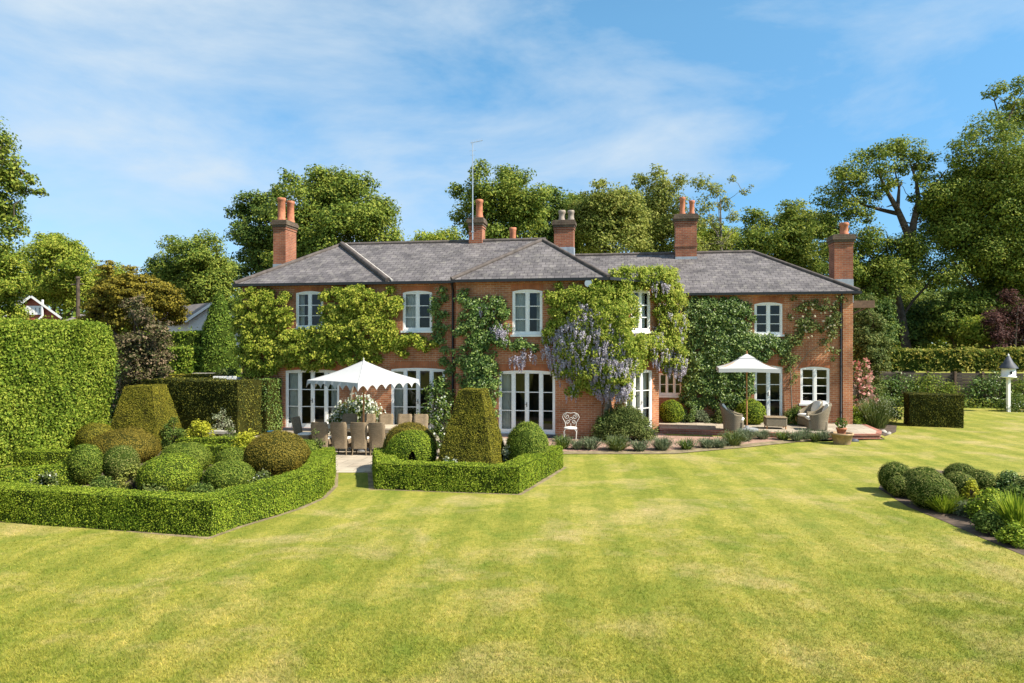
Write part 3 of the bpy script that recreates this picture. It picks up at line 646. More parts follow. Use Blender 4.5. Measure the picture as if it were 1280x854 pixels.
    if lintel:                                                         # gauged brick arch, proud of the wall
        l = MB(); A = arc(a0-.05, a1+.05, z1+.01, rise); n = len(A)-1
        for i in range(n):
            (x0, y0), (x1, y1) = A[i], A[i+1]; t = .235
            l.poly([P.pt(x0, y0, .004), P.pt(x1, y1, .004), P.pt(x1, y1+t, .004), P.pt(x0, y0+t, .004)])
        l.build('brick_arch', 'brick_soft', house)

H_U1 = px_hole(P_LEFT, 370, 364, 404, 412, .07); H_U2 = px_hole(P_LEFT, 503.5, 363.5, 540, 415, .07)
H_F1 = px_hole(P_LEFT, 357, 462, 424, 535, .055); H_F2 = px_hole(P_LEFT, 489, 460, 556, 537, .055)
H_U3 = px_hole(P_WING, 640.5, 362, 678, 420, .06); H_F3 = px_hole(P_WING, 623.5, 463, 694, 542.5, .055)
H_U4 = px_hole(P_CH, 789, 362, 813, 416, .06); H_F4 = px_hole(P_CH, 782, 462, 815, 539, .06)
H_U5 = px_hole(P_RIGHT, 822, 377.5, 853.5, 418, .06); H_F5 = px_hole(P_RIGHT, 815, 466, 852.5, 496, .06)
H_U6 = px_hole(P_RIGHT, 943, 378, 978, 420, .07); H_F6 = px_hole(P_RIGHT, 943, 457, 978, 525, .07); H_F7 = px_hole(P_RIGHT, 1000.5, 458.5, 1037, 506, .07)

w = MB()
wall(w, P_LEFT, sL, sWL, -.1, ZE, [H_U1, H_U2, H_F1, H_F2])
wall(w, P_WING, sWL, 0, -.1, ZE, [H_U3, H_F3])
w.poly([P_WING.pt(sWL, -.1, -WL), P_WING.pt(sWL, -.1), P_WING.pt(sWL, ZE), P_WING.pt(sWL, ZE, -WL)])
wall(w, P_CH, 0, CHL, -.1, ZE, [H_U4, H_F4])
wall(w, P_RIGHT, CC, sR, -.1, ZER, [H_U5, H_F5, H_U6, H_F6, H_F7])
DL, DR = 7.0, 11.2                                                   # back walls
w.poly([hp(CC, CC, -.1), hp(CC, WR, -.1), hp(CC, WR, ZE), hp(CC, CC, ZE)])
w.poly([hp(sR, WR, -.1), hp(sR, DR, -.1), hp(sR, DR, ZER), hp(sR, WR, ZER)])
w.poly([hp(sL, DL, -.1), hp(sL, WL, -.1), hp(sL, WL, ZE), hp(sL, DL, ZE)])
w.poly([hp(sR, DR, -.1), hp(-2, DR, -.1), hp(-2, DR, ZER), hp(sR, DR, ZER)])
w.poly([hp(-2, DR, -.1), hp(-2, DL, -.1), hp(-2, DL, ZER), hp(-2, DR, ZER)])
w.poly([hp(-2, DL, -.1), hp(sL, DL, -.1), hp(sL, DL, ZE), hp(-2, DL, ZE)])
# projecting eaves course and plinth
for P, a0, a1, ze in ((P_LEFT, sL, sWL-.02, ZE), (P_WING, sWL, -.01, ZE), (P_CH, .03, CHL, ZE), (P_RIGHT, CC, sR, ZER)):
    box_pl(w, P, a0, a1, ze-.15, ze-.075, .002, .03); box_pl(w, P, a0, a1, ze-.075, ze+.02, .002, .06)
w.build('wall', 'brick', house)
rm = MB()                                                             # rooms behind the glass
for (s0, s1, w0, w1) in ((sL+.3, -3.0, WL+.55, 4.6), (sWL+.3, CC-.3, CC+.4, 4.4), (CC+.3, sR-.3, WR+.5, 9.5)):
    for z0, z1 in ((.05, 2.65), (2.8, 5.2)):
        rm.poly([hp(s0, w1, z0), hp(s1, w1, z0), hp(s1, w1, z1), hp(s0, w1, z1)]); rm.poly([hp(s0, w0, z0), hp(s0, w1, z0), hp(s0, w1, z1), hp(s0, w0, z1)])
        rm.poly([hp(s1, w1, z0), hp(s1, w0, z0), hp(s1, w0, z1), hp(s1, w1, z1)])
for z in (.05, 2.65, 2.8, 5.2):
    rm.poly([hp(sL+.05, WL+.12, z), hp(-.3, WL+.12, z), hp(CC-.1, CC+.1, z), hp(CC-.1, WR+.15, z), hp(sR-.05, WR+.15, z), hp(sR-.05, 10.5, z), hp(-1.9, 10.5, z), hp(-1.9, 6.8, z), hp(sL+.05, 6.8, z)], 1 if z in (.05, 2.8) else 0)
rm.build('room_shell', ['plaster', 'room_floor'], house)

opening(P_LEFT, H_U1, [.5], 3, curtain='l'); opening(P_LEFT, H_U2, [.5], 3, curtain='L')
opening(P_WING, H_U3, [.5], 3, curtain='Lr'); opening(P_CH, H_U4, [.5], 3, curtain='LR')
opening(P_RIGHT, H_U5, [.5], 3); opening(P_RIGHT, H_U6, [.5], 3)
opening(P_LEFT, H_F1, [.26, .5, .75], 3, True, curtain='lr'); opening(P_LEFT, H_F2, [.26, .5, .75], 3, True, curtain='l')
opening(P_WING, H_F3, [.26, .5, .75], 3, True, curtain='l'); opening(P_CH, H_F4, [.34, .62], 3, True, curtain='LR')
opening(P_RIGHT, H_F5, [.25, .5, .75], 2, ml=.035, fr=.05); opening(P_RIGHT, H_F6, [.5], 3, True); opening(P_RIGHT, H_F7, [.5], 4)

# --- roof
r = MB(); rg = MB(); gt = MB(); fl = MB()
OV = .20
def slope(pts, th=.05):
    r.poly(pts); r.poly([p-Z3*th for p in pts][::-1], 1)
    for i in range(len(pts)):
        a, b = pts[i], pts[(i+1) % len(pts)]; r.poly([a, a-Z3*th, b-Z3*th, b], 1)
def ridge(a, b, rad=.085):
    rg.tube([a, a*.5+b*.5, b], rad, 8)
e0 = sL-OV; zr = 7.47
sA = -9.9; sApx = P_LEFT.pick(427, 306)[0]
k1 = Plane(O2+v2*3.55, u2).pick(427, 306); sA, zr = k1[0], k1[1]
sWc = sWL/2+.0; wF = -OV; wl_, wr_ = sWL-OV*.6, .25
kw = Plane(O2+v2*2.4, u2).pick(678, 300); sW, zw = kw[0], kw[1]
A = hp(sA, 3.55, zr); Bv = hp(sW, 3.55, zw+.02)
fl0 = hp(e0, WL-OV, ZE); fl1 = hp(wl_, WL-OV, ZE)
slope([fl0, fl1, hp(sW+.05, 3.55, zr), A]); slope([hp(e0, DL+OV, ZE), fl0, A]); slope([hp(-2.1, DL+OV, ZE), hp(e0, DL+OV, ZE), A, hp(sW+.05, 3.55, zr)])
ridge(A, hp(sW, 3.55, zr)); ridge(fl0+Z3*.02, A); ridge(A, hp(e0, DL+OV, ZE+.02))
hb = hp(sA+3.35, WL-OV, ZE)                                           # raised hip band down the front slope
for off, rad, m in ((0.0, .11, rg), (.17, .05, None)):
    p0, p1 = hp(sA+.05+off, 3.45, zr+.02), hp(sA+3.3+off, WL-OV, ZE+.05)
    if m: m.tube([p0, p1], rad, 8)
    else: fl.tube([p0-Z3*.02, p1-Z3*.02], .045, 6)
# wing
w0, w1 = hp(wl_, wF, ZE), hp(wr_, wF, ZE); WA = hp(sW, 2.4, zw); WB = hp(sW, 5.4, zw)
slope([w0, w1, WA]); slope([w1, hp(wr_, 7.9, ZE), WB, WA]); slope([hp(wl_, 7.9, ZE), w0, WA, WB]); slope([hp(wr_, 7.9, ZE), hp(wl_, 7.9, ZE), WB])
ridge(w0+Z3*.02, WA); ridge(w1+Z3*.02, WA); ridge(WA, WB)
# low lead flat over the canted corner
r.poly([hp(.2, -.05, ZE+.05), hp(CC+.15, CC-.15, ZE+.05), hp(CC+.15, WR, ZE+.05), hp(.2, WR, ZE+.05)], 2)
# right part
kr = Plane(O2+v2*(WR+3.3), u2).pick(941, 315); sRA, zrr = kr
e1 = sR+OV; R0, R1 = hp(-1.6, WR-OV, ZER), hp(e1, WR-OV, ZER); RA, RB = hp(-1.6, WR+3.3, zrr), hp(sRA, WR+3.3, zrr); R2, R3 = hp(e1, DR+OV, ZER), hp(-1.6, DR+OV, ZER)
slope([R0, R1, RB, RA]); slope([R1, R2, RB]); slope([R2, R3, RA, RB]); slope([R3, R0, RA])
ridge(RA, RB); ridge(R1+Z3*.02, RB); ridge(R2+Z3*.02, RB)
roof = r.build('roof', ['slate', 'ridge_tile', 'lead'], house)
rg.build('ridge_tiles', 'ridge_tile', house); fl.build('mortar_strip', 'mortar', house)
# gutters and downpipes
def gutter(a, b, n):
    d = (b-a).normalized(); gt.box(a*.5+b*.5+n*.05-Z3*.055, d*(b-a).length/2, n*.055, Z3*.05)
nF = -V3
gutter(fl0, fl1, nF); gutter(w0, w1, nF); gutter(R0+U3*(CC+1.7), R1, nF); gutter(hp(e0, WL-OV, ZE), hp(e0, DL+OV, ZE), -U3); gutter(R1, R2, U3); gutter(hp(.26, -.3, ZE), hp(CC+.1, CC-.45, ZE), (U3-V3).normalized()*.7)
gt.build('gutter', 'black_metal', house)
for P, px, o in ((P_LEFT, 566.5, .06), (P_RIGHT, 1050.5, .06)):
    a, _ = P.pick(px, 450); zt = (ZE if P is P_LEFT else ZER)-.1; d = MB()
    d.tube([P.pt(a, zt, OV), P.pt(a, zt-.25, .06), P.pt(a, zt-.4, .06), P.pt(a, .12, .06), P.pt(a, .04, .14)], .038, 8)
    for z in (.6, 2.4, 4.2): d.tube([P.pt(a, z, .06), P.pt(a, z+.07, .06)], .05, 8)
    d.build('downpipe', 'black_metal', house)
a, z = P_WING.pick(736, 355); d = MB(); d.tube([P_WING.pt(a, z+.1, .01), P_WING.pt(a, z+.04, .14)], .02, 6); c = P_WING.pt(a, z, .2); d.tube([c+V3*.08, c-V3*.02, c-V3*.1], [.05, .11, .13], 12)
d.build('security_light', 'aluminium', house)
# brick pier at the right end of the front
d = MB(); a0, _ = P_RIGHT.pick(1053, 450); box_pl(d, P_RIGHT, a0, sR+.01, -.1, ZER-.16, .003, .07); d.build('corner_pier', 'brick', house)

# --- chimneys: (pixel left, right edge of the front face, base row, cap top row, w depth, side depth, pots, cap)
def chimney(x0, x1, ybase, ytop, wdep, side, pots, potmat='terracotta', band=None, capm='chimney_cap', zdown=1.5):
    P = Plane(O2+v2*wdep, u2); a0, zb = P.pick(x0, ybase); a1, _ = P.pick(x1, ybase); _, zt = P.pick((x0+x1)/2, ytop)
    c = MB(); cap = MB(); oz = zt-.32
    def slab(m, z0, z1, g): 
        q = [P.pt(a0-g, 0, g), P.pt(a1+g, 0, g), P.pt(a1+g, 0, -side-g), P.pt(a0-g, 0, -side-g)]
        for i in range(4): A, B = q[i], q[(i+1) % 4]; m.poly([A+Z3*z0, B+Z3*z0, B+Z3*z1, A+Z3*z1])
        m.poly([p+Z3*z1 for p in q]); m.poly([p+Z3*z0 for p in q][::-1])
    slab(c, zb-zdown, oz, 0)
    if band: _, zz = P.pick((x0+x1)/2, band); slab(c, zz-.075, zz+.075, .03)
    slab(c, oz-.10, oz-.02, .025)
    slab(cap, oz, oz+.10, .045); slab(cap, oz+.10, oz+.24, .085); slab(cap, oz+.24, zt, .05)
    co = c.build('chimney', 'chimney_brick', house); cap.build('chimney_cap', capm, house).parent = co
    f = MB(); slab(f, zb-.9, zb+.10, .012); f.build('flashing', 'lead', house).parent = co
    for (px0, px1, py, dep) in pots:
        Pp = Plane(O2+v2*(wdep+dep), u2); b0, z1 = Pp.pick(px0, py); b1, _ = Pp.pick(px1, py); rr = (b1-b0)/2; ce = Pp.pt((b0+b1)/2, 0)
        p = MB(); p.lathe(ce, [(rr*.98, zt-.05), (rr*1.0, zt+.08), (rr*.86, zt+.14), (rr*.84, z1-.14), (rr*1.0, z1-.11), (rr*1.0, z1-.02), (rr*.92, z1), (rr*.7, z1), (rr*.68, z1-.25)], 14)
        p.build('chimney_pot', potmat, house).parent = co
    return co
ch1 = chimney(341.5, 357, 333, 275, 4.6, 1.0, [(347, 357, 248, .3), (358.5, 368, 252, .75)])
ch2 = chimney(586, 602.5, 309, 272, 3.35, .62, [(594.5, 604, 250, .3)], zdown=.8)
ch3 = chimney(692.5, 717, 312, 275, 6.2, .55, [(698, 707, 263.5, .28), (709.5, 718, 263.5, .28)], 'pale_pot')
ch4 = chimney(844.5, 871, 324, 267.5, WR+2.75, .7, [(849, 857, 247, .3), (861, 868.5, 251, .3)], band=306)
ch5 = chimney(1043, 1066.5, 352, 293, WR+2.0, .8, [(1049, 1061, 279, .4)], band=None, zdown=2.2)
P = Plane(O2+v2*8.0, u2); a0, z1 = P.pick(637.5, 285); a1, _ = P.pick(644.5, 285)
d = MB(); d.lathe(P.pt((a0+a1)/2, 0), [(.15, 6.6), (.15, z1-.15), (.17, z1-.1), (.17, z1), (.1, z1)], 12); d.build('chimney_pot', 'terracotta', house)
P = Plane(O2+v2*3.3, u2)                                              # aerial mast strapped to the chimney
a0, z0 = P.pick(591, 300); _, z1 = P.pick(591, 178); am = MB()
am.tube([P.pt(a0, z0, .02), P.pt(a0, z1, .02)], [.028, .018], 6)
am.tube([P.pt(a0-.1, z1-.03, .02), P.pt(a0+.42, z1+.05, .02)], .012, 5)
for k in range(7):
    x = a0-.05+.07*k; am.tube([P.pt(x, z1-.02+.011*k-.10, .02), P.pt(x, z1-.02+.011*k+.10, .02)], .006, 4)
for q, l in ((.0, .14), (.18, .10)):
    am.tube([P.pt(a0-l, z1-.35-q, .02), P.pt(a0+l, z1-.35-q, .02)], .006, 4)
am.build('aerial', 'aluminium', house)
d = MB(); box_pl(d, P, a0-.05, a0+.05, z0+.30, z0+.36, -.02, .06); d.build('aerial_bracket', 'aluminium', house)

# timber side structure behind the right gable
t = thing('timber_bracket', 'weathered brown timber beam with diagonal brace at the right end of the house', 'timber beam', hp(sR+.1, WR+3.0, 3.4))
P = Plane(O2+v2*(WR+3.0), u2); a0 = sR+.05; _, zb = P.pick(1075, 385); _, zt = P.pick(1075, 376); a1, _ = P.pick(1083, 380)
d = MB(); box_pl(d, P, a0-.2, a1+.3, zb, zt, -.1, .1); d.build('beam', 'old_timber', t)
d = MB(); d.tube([P.pt(a1-.05, zb-.0, 0), P.pt(a0-.06, zb-.75, 0)], .045, 6); d.build('brace', 'old_timber', t)

# ------------------------------------------------------------------ terrace, patio, paths, beds
TZ = 0.18
def g2(px, py, z=0.0): p = gp(px, py, z); return (p.x, p.y)
sheet('dining_patio', [g2(419, 591), g2(469, 591), (-3.6, 19.3), (1.6, 18.9+1.9), hp(0.2, -.05, 0)[:2], hp(sL, .3, 0)[:2], hp(sL-1.0, -1.2, 0)[:2], (-9.2, 22.0), (-6.0, 19.4)], 'flagstone', .006)
sheet('brick_path', [(1.5, 20.95), (4.6, 20.95), (7.2, 22.2), (9.2, 23.3), hp(6.2, 1.35, 0)[:2], hp(CC+.3, 1.2, 0)[:2], hp(CC, CC, 0)[:2], hp(0.1, -.05, 0)[:2], hp(-3.6, -.05, 0)[:2]], 'paving_brick', .012)
# raised terrace with a brick riser
tp = [hp(CC+.02, 1.75, 0), hp(4.2, 1.62, 0), hp(6.6, 1.20, 0), hp(8.6, 1.35, 0), hp(9.55, 1.55, 0), hp(9.9, 2.5, 0), hp(10.0, WR-.02, 0), hp(CC+.02, WR-.02, 0)]
mb = MB(); mb.poly([p+Z3*TZ for p in tp])
for i in range(len(tp)-2):
    a, b = tp[i], tp[i+1]; mb.poly([a, b, b+Z3*(TZ-.05), a+Z3*(TZ-.05)], 1)
    d = (b-a).normalized(); n = Vector((d.y, -d.x, 0)); mb.box(a*.5+b*.5+Z3*(TZ-.022)+n*-.05, d*((b-a).length/2+.02), n*.08, Z3*.026, 1)
tag(mb.build('raised_terrace', ['flagstone', 'step_brick'], origin=tp[0]), kind='structure')
mb = MB()                                                            # small corner step and rockery stones
for k, (px, py, s) in enumerate([(1088, 541, .22), (1082, 538, .2), (1097, 545, .12), (1104, 541, .14), (1111, 543, .1)]):
    p = gp(px, py); mb = MB(); dome_mesh(mb, p, s, s*.7, .02, s*(.6 if k > 1 else .75), .05, 10, fr=5)
    tag(mb.build('edging_stone', 'step_brick' if k < 2 else 'cream_stone', origin=p), ['dark red brick lump at the terrace corner, left of its pair', 'low red brick piece on the terrace behind the corner lump', 'small pale stone just below the terrace corner', 'flat pale stone at the right end of the terrace bed', 'smallest pale stone at the tip of the terrace bed'][[1, 0, 2, 3, 4][k] if False else k], 'stone', 'stones at the terrace corner')
sheet('lavender_bed', [(1.35, 20.55), (4.9, 20.6), (7.6, 21.9), (9.6, 23.0), (11.9, 23.7), (13.2, 24.6), (12.9, 25.3), hp(9.7, 1.5, 0)[:2], hp(6.6, 1.0, 0)[:2], (7.2, 22.3), (4.6, 21.1), (1.4, 21.05)], 'dry_edge', .018)
sheet('side_border', [hp(10.02, 2.4, 0)[:2], (14.4, 25.6), (15.5, 27.5), (15.4, 31), hp(sR+.1, 8, 0)[:2], hp(sR+.05, WR, 0)[:2], hp(10.02, WR, 0)[:2]], 'soil', .008)
bedR = [g2(1098, 611), g2(1135, 634), g2(1180, 652), g2(1225, 672), g2(1290, 699), (10.9, 9.6), (14.5, 10.5), (14.5, 15.5), g2(1260, 603), g2(1200, 590), g2(1150, 587), g2(1108, 592)]
sheet('right_flower_bed', bedR, 'soil', .006)

# --- clipped box hedges round the two parterres
p1 = [g2(-70, 647.5), g2(0, 653), g2(130, 662), g2(262, 671)]
p1b = [g2(262, 671), g2(300, 658), g2(340, 646), g2(376, 634), g2(402, 622.5), g2(416, 608), g2(419, 588)]
sheet('parterre_soil', [*p1, *p1b[1:], (-6.5, 21.8), (-12.5, 22.5), (-13.5, 16), (-11.5, 12.6)], 'soil', .005)
sheet('parterre_edge', [p1[0], p1[1], p1[2], (p1[3][0]+.05, p1[3][1]-.16), (p1b[1][0]+.08, p1b[1][1]-.05), (p1b[2][0]+.09, p1b[2][1]-.05), (p1b[3][0]+.11, p1b[3][1]-.04), (p1b[4][0]+.10, p1b[4][1]), (p1b[5][0]+.12, p1b[5][1]), (p1b[6][0]+.09, p1b[6][1]), (-6, 18), (-8, 14), (-10.5, 13)], 'dry_edge', .0025)
BG = 'clipped box hedges edging the parterres'
path = [(p[0]+rng.normal(0, .02), p[1]) for p in p1+p1b[1:]]
hedge('box_hedge', 'long low clipped box hedge edging the large parterre, with a sharp front corner', 'hedge', offset_line(path, .29), .56, .60, 'box_leaf', 'hedge_core', 5600, .030, BG, taper=.06, cell=.2, amp=.016, fr=3)
p2 = [g2(466, 588), g2(469, 611.5), g2(560, 615), g2(648, 618), g2(679, 599.5), g2(704, 584.5)]
sheet('small_parterre_soil', [*p2, (.9, 19.4), (-3.5, 19.2)], 'soil', .008)
sheet('small_parterre_edge', [(p2[0][0]-.14, p2[0][1]), (p2[1][0]-.14, p2[1][1]-.05), (p2[2][0], p2[2][1]-.06), (p2[3][0]+.07, p2[3][1]-.08), (p2[4][0]+.11, p2[4][1]-.04), (p2[5][0]+.10, p2[5][1]), (.9, 19.2), (-2, 17)], 'dry_edge', .0035)
hedge('box_hedge', 'low clipped box hedge wrapped round the tall dark topiary pyramid', 'hedge', offset_line(p2, .28), .54, .57, 'box_leaf', 'hedge_core', 4600, .033, BG, taper=.05, cell=.2, amp=.014, fr=3)
def inner(pts, label, w=.5, h=.48):
    hedge('box_hedge', label, 'hedge', pts, w, h, 'box_leaf', 'hedge_core', 2300, .042, BG, taper=.05, cell=.25, amp=.015, fr=3)
inner([gp(26, 586), gp(90, 586)], 'short dark fronted box hedge against the foot of the tall hornbeam hedge', .6, .47)
inner([(-13.2, 14.3), (-11.6, 15.3), (-10.25, 16.4)], 'slanting box hedge inside the large parterre, beside two round box balls')
inner([gp(45, 562), gp(112, 563)], 'far left box hedge inside the large parterre, beyond the dark fronted one', .5, .42)
inner([(-10.0, 20.6), (-8.4, 20.6), (-7.3, 20.45)], 'rear box hedge of the large parterre, below the yellow euphorbia')
inner([(-8.8, 19.1), (-7.6, 19.1), (-6.7, 18.7)], 'middle box hedge of the large parterre, behind the pale green domes')

# --- clipped balls and domes
TG = 'clipped topiary balls in the parterres'
def B(*a, **k): ball('topiary_ball', *a, group=TG, **k)
B('dark round box ball at the left of a touching pair', 'topiary', 107, 605, 21, 555, 'box_ball_leaf', 'hedge_core')
B('round box ball right of its darker twin in the large parterre', 'topiary', 151, 601, 21, 557, 'bronze_box_leaf', 'hedge_core')
B('wide bronze brown yew dome in the middle of the large parterre', 'topiary', 155, 577, 42, 538, 'brown_yew_leaf', 'yew_core')
B('bronze yew dome in front of the left pyramid', 'topiary', 176, 561, 29, 524, 'brown_yew_leaf', 'yew_core')
B('small yellowish yew dome beside the tall hornbeam hedge', 'topiary', 120, 565, 23, 530, 'yew_leaf', 'yew_core')
B('pale green box dome at the back of three domes', 'topiary', 232, 588, 31, 554, 'box_ball_leaf', 'hedge_core')
B('largest, brightest green box dome behind the front hedge', 'topiary', 213, 614, 38, 569, 'box_leaf', 'hedge_core')
B('low pale green box dome right of the largest one', 'topiary', 287, 611, 31, 576, 'box_ball_leaf', 'hedge_core')
B('big rusty brown yew ball inside the curved hedge', 'topiary', 347, 598, 40, 540, 'brown_yew_leaf', 'yew_core')
B('green box ball half hidden behind the rusty yew ball', 'topiary', 383, 591, 20, 550, 'box_ball_leaf', 'hedge_core')
B('small grey green box dome left of the rusty yew ball', 'topiary', 290, 586, 20, 560, 'box_ball_leaf', 'hedge_core')
B('olive yew ball behind the hollowed box ball', 'topiary', 512, 588, 34, 529, 'brown_yew_leaf', 'yew_core')
B('round green box ball right of the tall dark pyramid', 'topiary', 659, 592, 27, 528, 'box_ball_leaf', 'hedge_core')
# box ball with an arched hollow
g = gp(514, 594); rr = 32*g.y/F; zt = CH-(538-HZ)*g.y/F
mb = MB(); dome_mesh(mb, g, rr, rr*.75, zt*.42, zt*.58, .02, n=72)
ax_ = g.x+.10; hw_, hh_ = .15, zt*.60                                  # arch: half width, height
def in_arch(p): return abs(p[0]-ax_) < hw_ and p[1] < g.y and p[2] < hh_*math.sqrt(max(0, 1-((p[0]-ax_)/hw_)**2))
scatter(mb, 0, len(mb.f), 3800, .032, 1, (-.01, .035))
q, m_, r_ = mb.Q[0]; inh = np.array([in_arch(c) for c in q.mean(1)]); mb.Q[0] = (q[~inh], m_, r_[~inh])
kp = [i for i, f in enumerate(mb.f) if not in_arch(np.mean([mb.v[j] for j in f], 0))]
mb.f = [mb.f[i] for i in kp]; mb.m = [mb.m[i] for i in kp]; mb.sm = [mb.sm[i] for i in kp]
for k in range(7): xk = ax_+rng.uniform(-.12, .12); mb.tube([(xk, g.y-.1-.1*rng.random(), 0), (xk+rng.normal(0, .05), g.y-.15, .3), (xk+rng.normal(0, .08), g.y-.1, hh_+.1)], [.014, .011, .006], 5, 2)
D = rng.uniform(-1, 1, (260, 3)); mb.quads(leafq(np.array((ax_, g.y-.12, .28))+D*np.array((.14, .12, .26)), D, np.full(260, .035)), 1)
tag(mb.build('topiary_ball', ['hedge_core', 'box_leaf', 'bark'], origin=g), 'bright green box ball hollowed by an arched opening at its front', 'topiary', TG)
def pyramid(label, c, wb, wt, h, leaf, core, yaw=TH):
    u = Vector((math.cos(yaw), -math.sin(yaw), 0)); v = Vector((math.sin(yaw), math.cos(yaw), 0)); c = Vector((c[0], c[1], 0)); mb = MB()
    def ring(w, z): return [c+u*sx*w/2+v*sy*w/2+Z3*z for sx, sy in ((-1, -1), (1, -1), (1, 1), (-1, 1))]
    a, b = ring(wb, 0), ring(wt, h)
    for i in range(4): j = (i+1) % 4; face_grid(mb, a[i], a[j], b[j], b[i], .2, .018, fr=3)
    face_grid(mb, b[0], b[1], b[2], b[3], .2, .015, fr=3)
    scatter(mb, 0, len(mb.f), 4200, .032, 1, (-.012, .022), .20)
    return tag(mb.build('topiary_pyramid', [core, leaf], origin=c), label, 'topiary', 'clipped yew pyramids')
pyramid('tall dark yew pyramid with flat top, standing in the small parterre by the house', (-.99, 17.35), 1.62, .58, 2.18, 'yew_leaf', 'yew_core', yaw=R(15))
pyramid('olive yew pyramid with flat top, in front of the tall hornbeam hedge', (-11.75, 21.9), 1.78, .86, 1.98, 'yew_leaf', 'yew_core', yaw=R(2))

# --- planting inside the parterres
def gb(name, label, cat, px, base, rpx, top, leaf, **k):
    g = gp(px, base); r = rpx*g.y/F; h = CH-(top-HZ)*g.y/F
    return bush(name, label, cat, g, r, r*.8, max(.15, h), leaf, **k)
bush('leafy_shrub', 'dark green shrub filling the gap between the tall hornbeam hedge and the purplish tree', 'shrub', (dp(146, 500, 27).x, 27), .9, .7, 2.9, 'ivy_leaf', size=.11, nclump=60)
gb('euphorbia', 'yellow green euphorbia mound in front of the long dark yew hedge', 'plant', 250, 566, 22, 525, 'euphorbia_leaf', size=.07, nclump=26, dens=900)
gb('euphorbia', 'yellow green euphorbia sprawling beside the rusty yew ball', 'plant', 310, 578, 24, 538, 'euphorbia_leaf', size=.07, nclump=30, dens=900)
gb('weeping_shrub', 'pale silvery weeping shrub against the dark yew hedge', 'shrub', 276, 553, 15, 508, 'silver_leaf', size=.06, nclump=22, dens=420)
gb('leafy_shrub', 'green shrub between the left pyramid and the yellow euphorbia', 'shrub', 218, 563, 17, 522, 'shrub_leaf', size=.06, nclump=26)
gb('leafy_shrub', 'small pale leaved plant beside the stone bench', 'shrub', 288, 562, 11, 532, 'rose_leaf', size=.05, nclump=16)
gb('rose_bush', 'pale green rose bush at the far corner of the curved hedge', 'shrub', 397, 590, 15, 535, 'rose_leaf', size=.06, nclump=26, dens=900)
gb('bronze_grass', 'brownish feathery clump between the box balls', 'plant', 168, 611, 18, 580, 'tree_olive', size=.05, nclump=30)
gb('white_flower_plant', 'white flowering plant behind the front hedge at far left', 'plant', 58, 612, 17, 592, 'rose_leaf', size=.06, nclump=26, flower='white_petal', fl_n=90, fl_s=.045)
gb('leafy_plant', 'grey green perennials below the pair of box balls', 'plant', 128, 617, 18, 597, 'shrub_leaf', size=.06, nclump=24)
gb('leafy_plant', 'leafy perennials at the foot of the largest dome', 'plant', 190, 622, 20, 603, 'rose_leaf', size=.06, nclump=24)
gb('leafy_plant', 'pale leaved perennials between the low dome and the front hedge', 'plant', 252, 624, 24, 606, 'shrub_leaf', size=.06, nclump=30)
gb('leafy_plant', 'white flecked plants below the rusty yew ball', 'plant', 326, 611, 17, 590, 'rose_leaf', size=.06, nclump=22, flower='white_petal', fl_n=40, fl_s=.05)
gb('leafy_plant', 'mixed low plants behind the slanting box hedge', 'plant', 88, 602, 14, 580, 'shrub_leaf', size=.06, nclump=20)
gb('white_flower_plant', 'low white flowers at the foot of the dark pyramid', 'plant', 562, 600, 16, 572, 'ivy_leaf', size=.06, nclump=22, flower='white_petal', fl_n=110, fl_s=.06)
gb('white_flower_plant', 'white edged plants behind the small parterre hedge, under the pyramid', 'plant', 590, 603, 15, 578, 'ivy_leaf', size=.06, nclump=18, flower='white_petal', fl_n=60, fl_s=.06)
gb('silver_plant', 'silvery plant between the dark pyramid and the right box ball', 'plant', 634, 594, 12, 553, 'silver_leaf', size=.055, nclump=22)
gb('viburnum', 'white flowering bush behind the dark pyramid', 'shrub', 552, 570, 16, 496, 'shrub_leaf', size=.08, nclump=46, flower='white_petal', fl_n=130, fl_s=.065, dens=1500)
bush('viburnum', 'large white flowering bush behind the dining table', 'shrub', ((448-640)*23.6/F, 23.6), .95, .7, 1.5, 'shrub_leaf', size=.10, nclump=60, flower='white_petal', fl_n=1000, fl_s=.085, dens=620)
bush('leafy_shrub', 'green climber growing between the two left french doors', 'shrub', hp(-5.85, -.1, 0), .75, .35, 2.2, 'ivy_leaf', size=.10, nclump=50, dens=500)

# --- tall hedges
HG = 'tall clipped hedges'
hedge('hornbeam_hedge', 'tall bright green hornbeam hedge at the left edge, higher than the topiary', 'hedge', [(-14.2, 9.5), (-14.6, 14.5), (-14.9, 19.0), (-14.85, 23.6)], 2.1, 3.92, 'hornbeam_leaf', 'hedge_core', 1300, .082, HG, cell=.35, amp=.15, off=(-.05, .12), nj=.7, fr=1.8, taper=.06)
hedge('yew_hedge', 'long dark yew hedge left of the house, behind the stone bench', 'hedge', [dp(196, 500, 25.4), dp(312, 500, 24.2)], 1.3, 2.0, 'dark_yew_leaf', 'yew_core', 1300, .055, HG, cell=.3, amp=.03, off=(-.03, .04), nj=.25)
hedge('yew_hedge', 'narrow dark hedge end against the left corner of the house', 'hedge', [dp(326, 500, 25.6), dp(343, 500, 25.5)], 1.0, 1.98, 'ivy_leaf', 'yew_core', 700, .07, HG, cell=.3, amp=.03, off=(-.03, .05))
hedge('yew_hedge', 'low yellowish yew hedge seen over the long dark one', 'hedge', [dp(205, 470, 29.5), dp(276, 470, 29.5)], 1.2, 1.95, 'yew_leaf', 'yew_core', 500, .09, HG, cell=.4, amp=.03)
hedge('hornbeam_hedge', 'pale green hornbeam block left of the tall conifer', 'hedge', [dp(196, 440, 33), dp(243, 440, 33)], 1.6, 3.05, 'hornbeam_leaf', 'hedge_core', 330, .14, HG, cell=.5, amp=.08, off=(-.05, .1), nj=.75)
